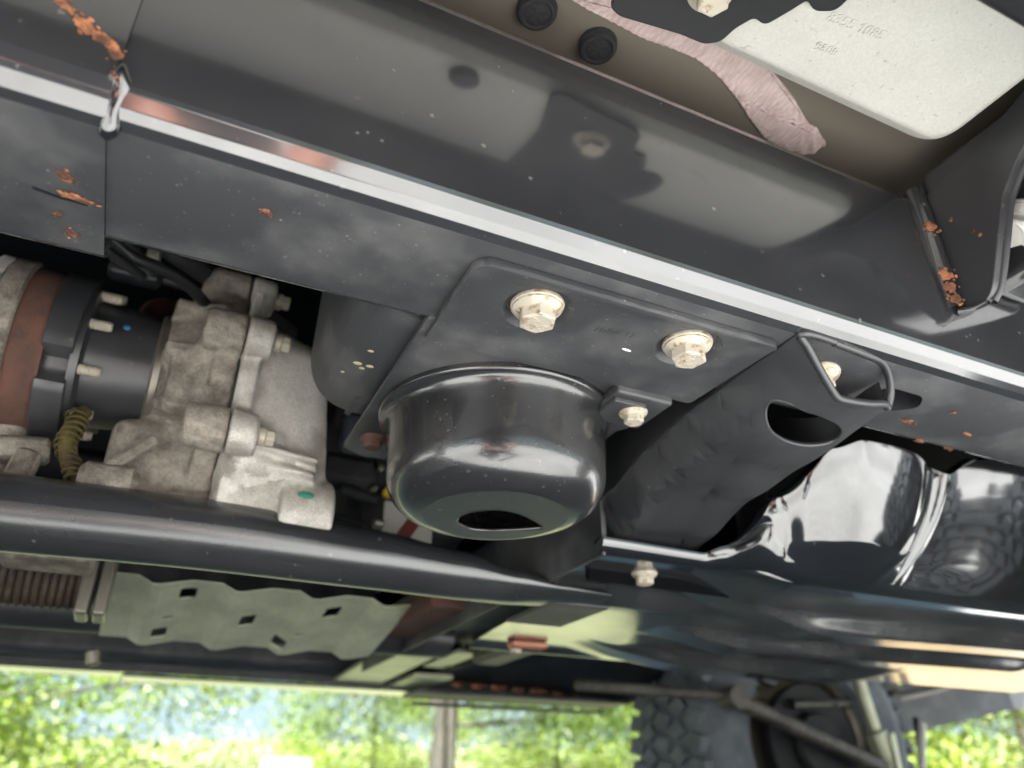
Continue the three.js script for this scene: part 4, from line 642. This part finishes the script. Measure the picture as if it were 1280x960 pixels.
// trees on the camera's side of the drive, mirrored in the black paint
for (const [x, z, t, s] of [[-8, 52, 0.3, 0.6], [5, 56, 1.7, 0.7], [16, 50, 2.9, 0.55], [-20, 54, 4, 0.65], [28, 48, 5, 0.6], [40, 42, 0.8, 0.6]]) { const o = treeB.clone(); o.name = numbered('tree'); o.position.set(x, 0, z); o.rotation.y = t; o.scale.setScalar(s); o.userData = { label: 'tree across the drive behind the viewer, mirrored in the black cup', category: 'tree', group: 'trees behind the viewer' }; scene.add(o); }
{
  const a = dirOf(365), d = 35, car = thing('parked_car', 'white car parked on the grass far beyond the truck, only its roof showing', 'car', [Math.sin(a) * d, 0, -Math.cos(a) * d]); car.rotation.y = -a + PI / 2 + PI;
  const put = (n, g, m, parent = car) => { const q = new THREE.Mesh(g, m); q.name = numbered(n); parent.add(q); return q; };
  const pf = [[-2.2, 0.35], [-2.25, 0.8], [-2.1, 1.0], [-1.55, 1.62], [-1.2, 1.68], [0.3, 1.66], [0.7, 1.58], [1.3, 1.08], [2.15, 0.95], [2.25, 0.6], [2.2, 0.35]];
  put('body', boxUV(toCreasedNormals(new THREE.ExtrudeGeometry(roundPoly(pf, 0.12), { depth: 1.6, bevelEnabled: true, bevelSize: 0.08, bevelThickness: 0.12, bevelSegments: 4, bevelOffset: -0.08 }).translate(0, 0, -0.8), 0.6)), phy({ color: 0xc4c4c0, roughness: 0.4 }));
  put('window', rbox(-1.2, 0.5, 1.12, 1.5, 0.925, 0.93, 0.002), M.plastic); put('window', rbox(-1.2, 0.5, 1.12, 1.5, -0.93, -0.925, 0.002), M.plastic);
  const wg = join([cyl('z', 0, 0, 0, 0.34, 0.22, 0.03, 32)]); for (const x of [-1.4, 1.4]) for (const z of [-0.82, 0.82]) { const w = put('wheel', wg, M.rubber); w.position.set(x, 0.34, z); }
}
// ------------------------------------------------------------------ the person who crouches at the sill, mirrored in the black paint
{
  const cap = (p, a, b, ra, rb) => { const abx = b[0] - a[0], aby = b[1] - a[1], abz = b[2] - a[2], px = p[0] - a[0], py = p[1] - a[1], pz = p[2] - a[2]; const t = clamp((px * abx + py * aby + pz * abz) / (abx * abx + aby * aby + abz * abz)); return Math.hypot(px - t * abx, py - t * aby, pz - t * abz) - lerp(ra, rb, t); };
  const J = { pel: [-0.35, 0.30, 0.80], chest: [-0.30, 0.56, 0.62], neck: [-0.25, 0.70, 0.53], head: [-0.205, 0.80, 0.45], sR: [-0.12, 0.63, 0.66], sL: [-0.45, 0.63, 0.50], eR: [0.12, 0.42, 0.46], eL: [-0.34, 0.39, 0.27], wR: [0.075, 0.245, 0.13], wL: [-0.10, 0.255, 0.11], hR: [-0.22, 0.28, 0.84], hL: [-0.46, 0.28, 0.74], kR: [-0.02, 0.09, 0.58], kL: [-0.48, 0.09, 0.40], aR: [-0.06, 0.06, 0.98], aL: [-0.62, 0.06, 0.80], tR: [-0.10, 0.03, 1.08], tL: [-0.68, 0.03, 0.90] };
  const limbs = k => [[J.sR, J.eR, 0.056 + k, 0.043 + k], [J.eR, J.wR, 0.043, 0.028], [J.sL, J.eL, 0.056 + k, 0.043 + k], [J.eL, J.wL, 0.043, 0.028], [J.hR, J.kR, 0.085 + k, 0.06 + k], [J.kR, J.aR, 0.058, 0.038], [J.hL, J.kL, 0.085 + k, 0.06 + k], [J.kL, J.aL, 0.058, 0.038], [J.aR, J.tR, 0.036, 0.026], [J.aL, J.tL, 0.036, 0.026]];
  const torso = (p, k) => smin(smin(cap(p, J.pel, J.chest, 0.135 + k, 0.15 + k), cap(p, J.sR, J.sL, 0.07 + k, 0.07 + k), 0.06), cap(p, J.hR, J.hL, 0.10 + k, 0.10 + k), 0.05);
  const skin = std({ color: 0xb0735c, roughness: 0.55 });
  const bodyF = (x, y, z) => { const p = [x, y, z]; let d = torso(p, 0); for (const l of limbs(0)) d = smin(d, cap(p, ...l), 0.03); return smin(d, cap(p, J.neck, J.head, 0.052, 0.06), 0.03); };
  const headF = (x, y, z) => { const p = [x, y, z], H = J.head, f = V(0.42, -0.25, -0.87).normalize(), r = V(0.9, 0, 0.43), at = (a, u, s) => [H[0] + f.x * a + r.x * s, H[1] + f.y * a + u, H[2] + f.z * a + r.z * s]; let d = cap(p, at(-0.01, 0.03, 0), at(0.02, -0.045, 0), 0.088, 0.062); d = smin(d, cap(p, at(0.085, 0.0, 0), at(0.10, -0.03, 0), 0.010, 0.015), 0.012); d = smin(d, cap(p, at(0.06, -0.085, -0.01), at(0.06, -0.085, 0.01), 0.028, 0.028), 0.02); for (const q of [-1, 1]) { d = smin(d, cap(p, at(-0.01, 0.005, 0.085 * q), at(-0.015, -0.03, 0.08 * q), 0.014, 0.01), 0.006); d = Math.max(d, -cap(p, at(0.094, 0.012, 0.032 * q), at(0.094, 0.012, 0.034 * q), 0.012, 0.012)); } return Math.max(d, -cap(p, at(0.092, -0.062, -0.02), at(0.092, -0.062, 0.02), 0.004, 0.004)); };
  const handF = (w, side) => (x, y, z) => { const p = [x, y, z], c = [w[0] - side * 0.012, w[1] - 0.015, w[2] - 0.05]; let d = cap(p, w, c, 0.027, 0.03); for (let i = 0; i < 4; i++) { const b = [c[0] + side * 0.004, c[1] + 0.028 - i * 0.018, c[2] - 0.018], m = [b[0] - side * 0.016, b[1] + 0.004, b[2] - 0.030], e = [m[0] - side * 0.026, m[1], m[2] - 0.002]; const k = [0.0092, 0.0098, 0.0094, 0.0082][i]; d = smin(d, Math.min(cap(p, b, m, k, k * 0.92), cap(p, m, e, k * 0.92, k * 0.8)), 0.006); } const t0 = [c[0] - side * 0.01, c[1] + 0.02, c[2] + 0.02], t1 = [c[0] - side * 0.034, c[1] + 0.03, c[2] - 0.004], t2 = [c[0] - side * 0.054, c[1] + 0.03, c[2] - 0.012]; return smin(d, Math.min(cap(p, t0, t1, 0.013, 0.011), cap(p, t1, t2, 0.011, 0.009)), 0.007); };
  const o = thing('person', 'person in a dark shirt kneeling with a phone, mirrored in the black paint', 'person', [-0.3, 0, 0.7]);
  const put = (n, gs, m) => { const g = join(gs).translate(0.3, 0, -0.7), q = new THREE.Mesh(g, m); q.name = n; o.add(q); };
  put('body', [cast(bodyF, [-0.8, -0.01, 0.08], [0.2, 0.86, 1.16], 0.014), cast(headF, [-0.36, 0.64, 0.30], [-0.05, 0.95, 0.62], 0.005), cast(handF(J.wR, 1), [-0.02, 0.14, 0.0], [0.13, 0.32, 0.17], 0.0032), cast(handF(J.wL, -1), [-0.15, 0.14, -0.01], [0.03, 0.33, 0.15], 0.0032)], skin);
  put('shirt', [cast((x, y, z) => { const p = [x, y, z]; let d = torso(p, 0.012); for (const [a, b] of [[J.sR, J.eR], [J.sL, J.eL]]) d = smin(d, cap(p, a, [lerp(a[0], b[0], 0.6), lerp(a[1], b[1], 0.6), lerp(a[2], b[2], 0.6)], 0.07, 0.064), 0.03); return Math.max(d, 0.30 - y, y - 0.70); }, [-0.8, 0.25, 0.2], [0.2, 0.8, 1.16], 0.014)], std({ color: 0x1d222b, roughness: 0.95 }));
  put('shorts', [cast((x, y, z) => { const p = [x, y, z]; let d = cap(p, J.hR, J.hL, 0.118, 0.118); for (const [a, b] of [[J.hR, J.kR], [J.hL, J.kL]]) d = smin(d, cap(p, a, [lerp(a[0], b[0], 0.75), lerp(a[1], b[1], 0.75), lerp(a[2], b[2], 0.75)], 0.10, 0.08), 0.03); return Math.max(d, y - 0.36); }, [-0.8, 0.0, 0.3], [0.2, 0.5, 1.16], 0.014)], std({ color: 0x34383c, roughness: 0.95 }));
  put('hair', [cast((x, y, z) => { const p = [x, y, z], H = J.head; return Math.max(cap(p, [H[0] - 0.012, H[1] + 0.036, H[2] + 0.014], [H[0] - 0.02, H[1] + 0.0, H[2] + 0.03], 0.094, 0.085), -(y - H[1] + 0.03 + ((x - H[0]) * 0.42 - (z - H[2]) * 0.87) * -0.9)); }, [-0.36, 0.66, 0.30], [-0.05, 0.98, 0.64], 0.006)], std({ color: 0x2a2019, roughness: 0.9 }));
  put('shoes', [cast((x, y, z) => { const p = [x, y, z]; return Math.max(Math.min(cap(p, J.aR, J.tR, 0.05, 0.042), cap(p, J.aL, J.tL, 0.05, 0.042)), -y); }, [-0.8, -0.01, 0.7], [0.06, 0.14, 1.16], 0.01)], std({ color: 0x3a3a3c, roughness: 0.8 }));
  const ph = thing('phone', 'dark phone held up between the hands of the kneeling person', 'phone', [0, 0.22, 0.0]);
  const pg = new THREE.Mesh(join([new RoundedBoxGeometry(0.15, 0.072, 0.008, 3, 0.004).translate(0.0, -0.02, 0.0125)]), phy({ color: 0x15171a, roughness: 0.2 })); pg.name = 'case'; ph.add(pg);
  const gl = new THREE.Mesh(join([new RoundedBoxGeometry(0.144, 0.066, 0.0012, 2, 0.0005).translate(0.0, -0.02, 0.0171)]), phy({ color: 0x06070a, roughness: 0.05 })); gl.name = 'screen'; ph.add(gl);
  ph.quaternion.copy(camera.quaternion);
}
shade(truck); scene.traverse(o => { if (o.isMesh) { o.castShadow = true; o.receiveShadow = true; } });
renderer.render(scene, camera);
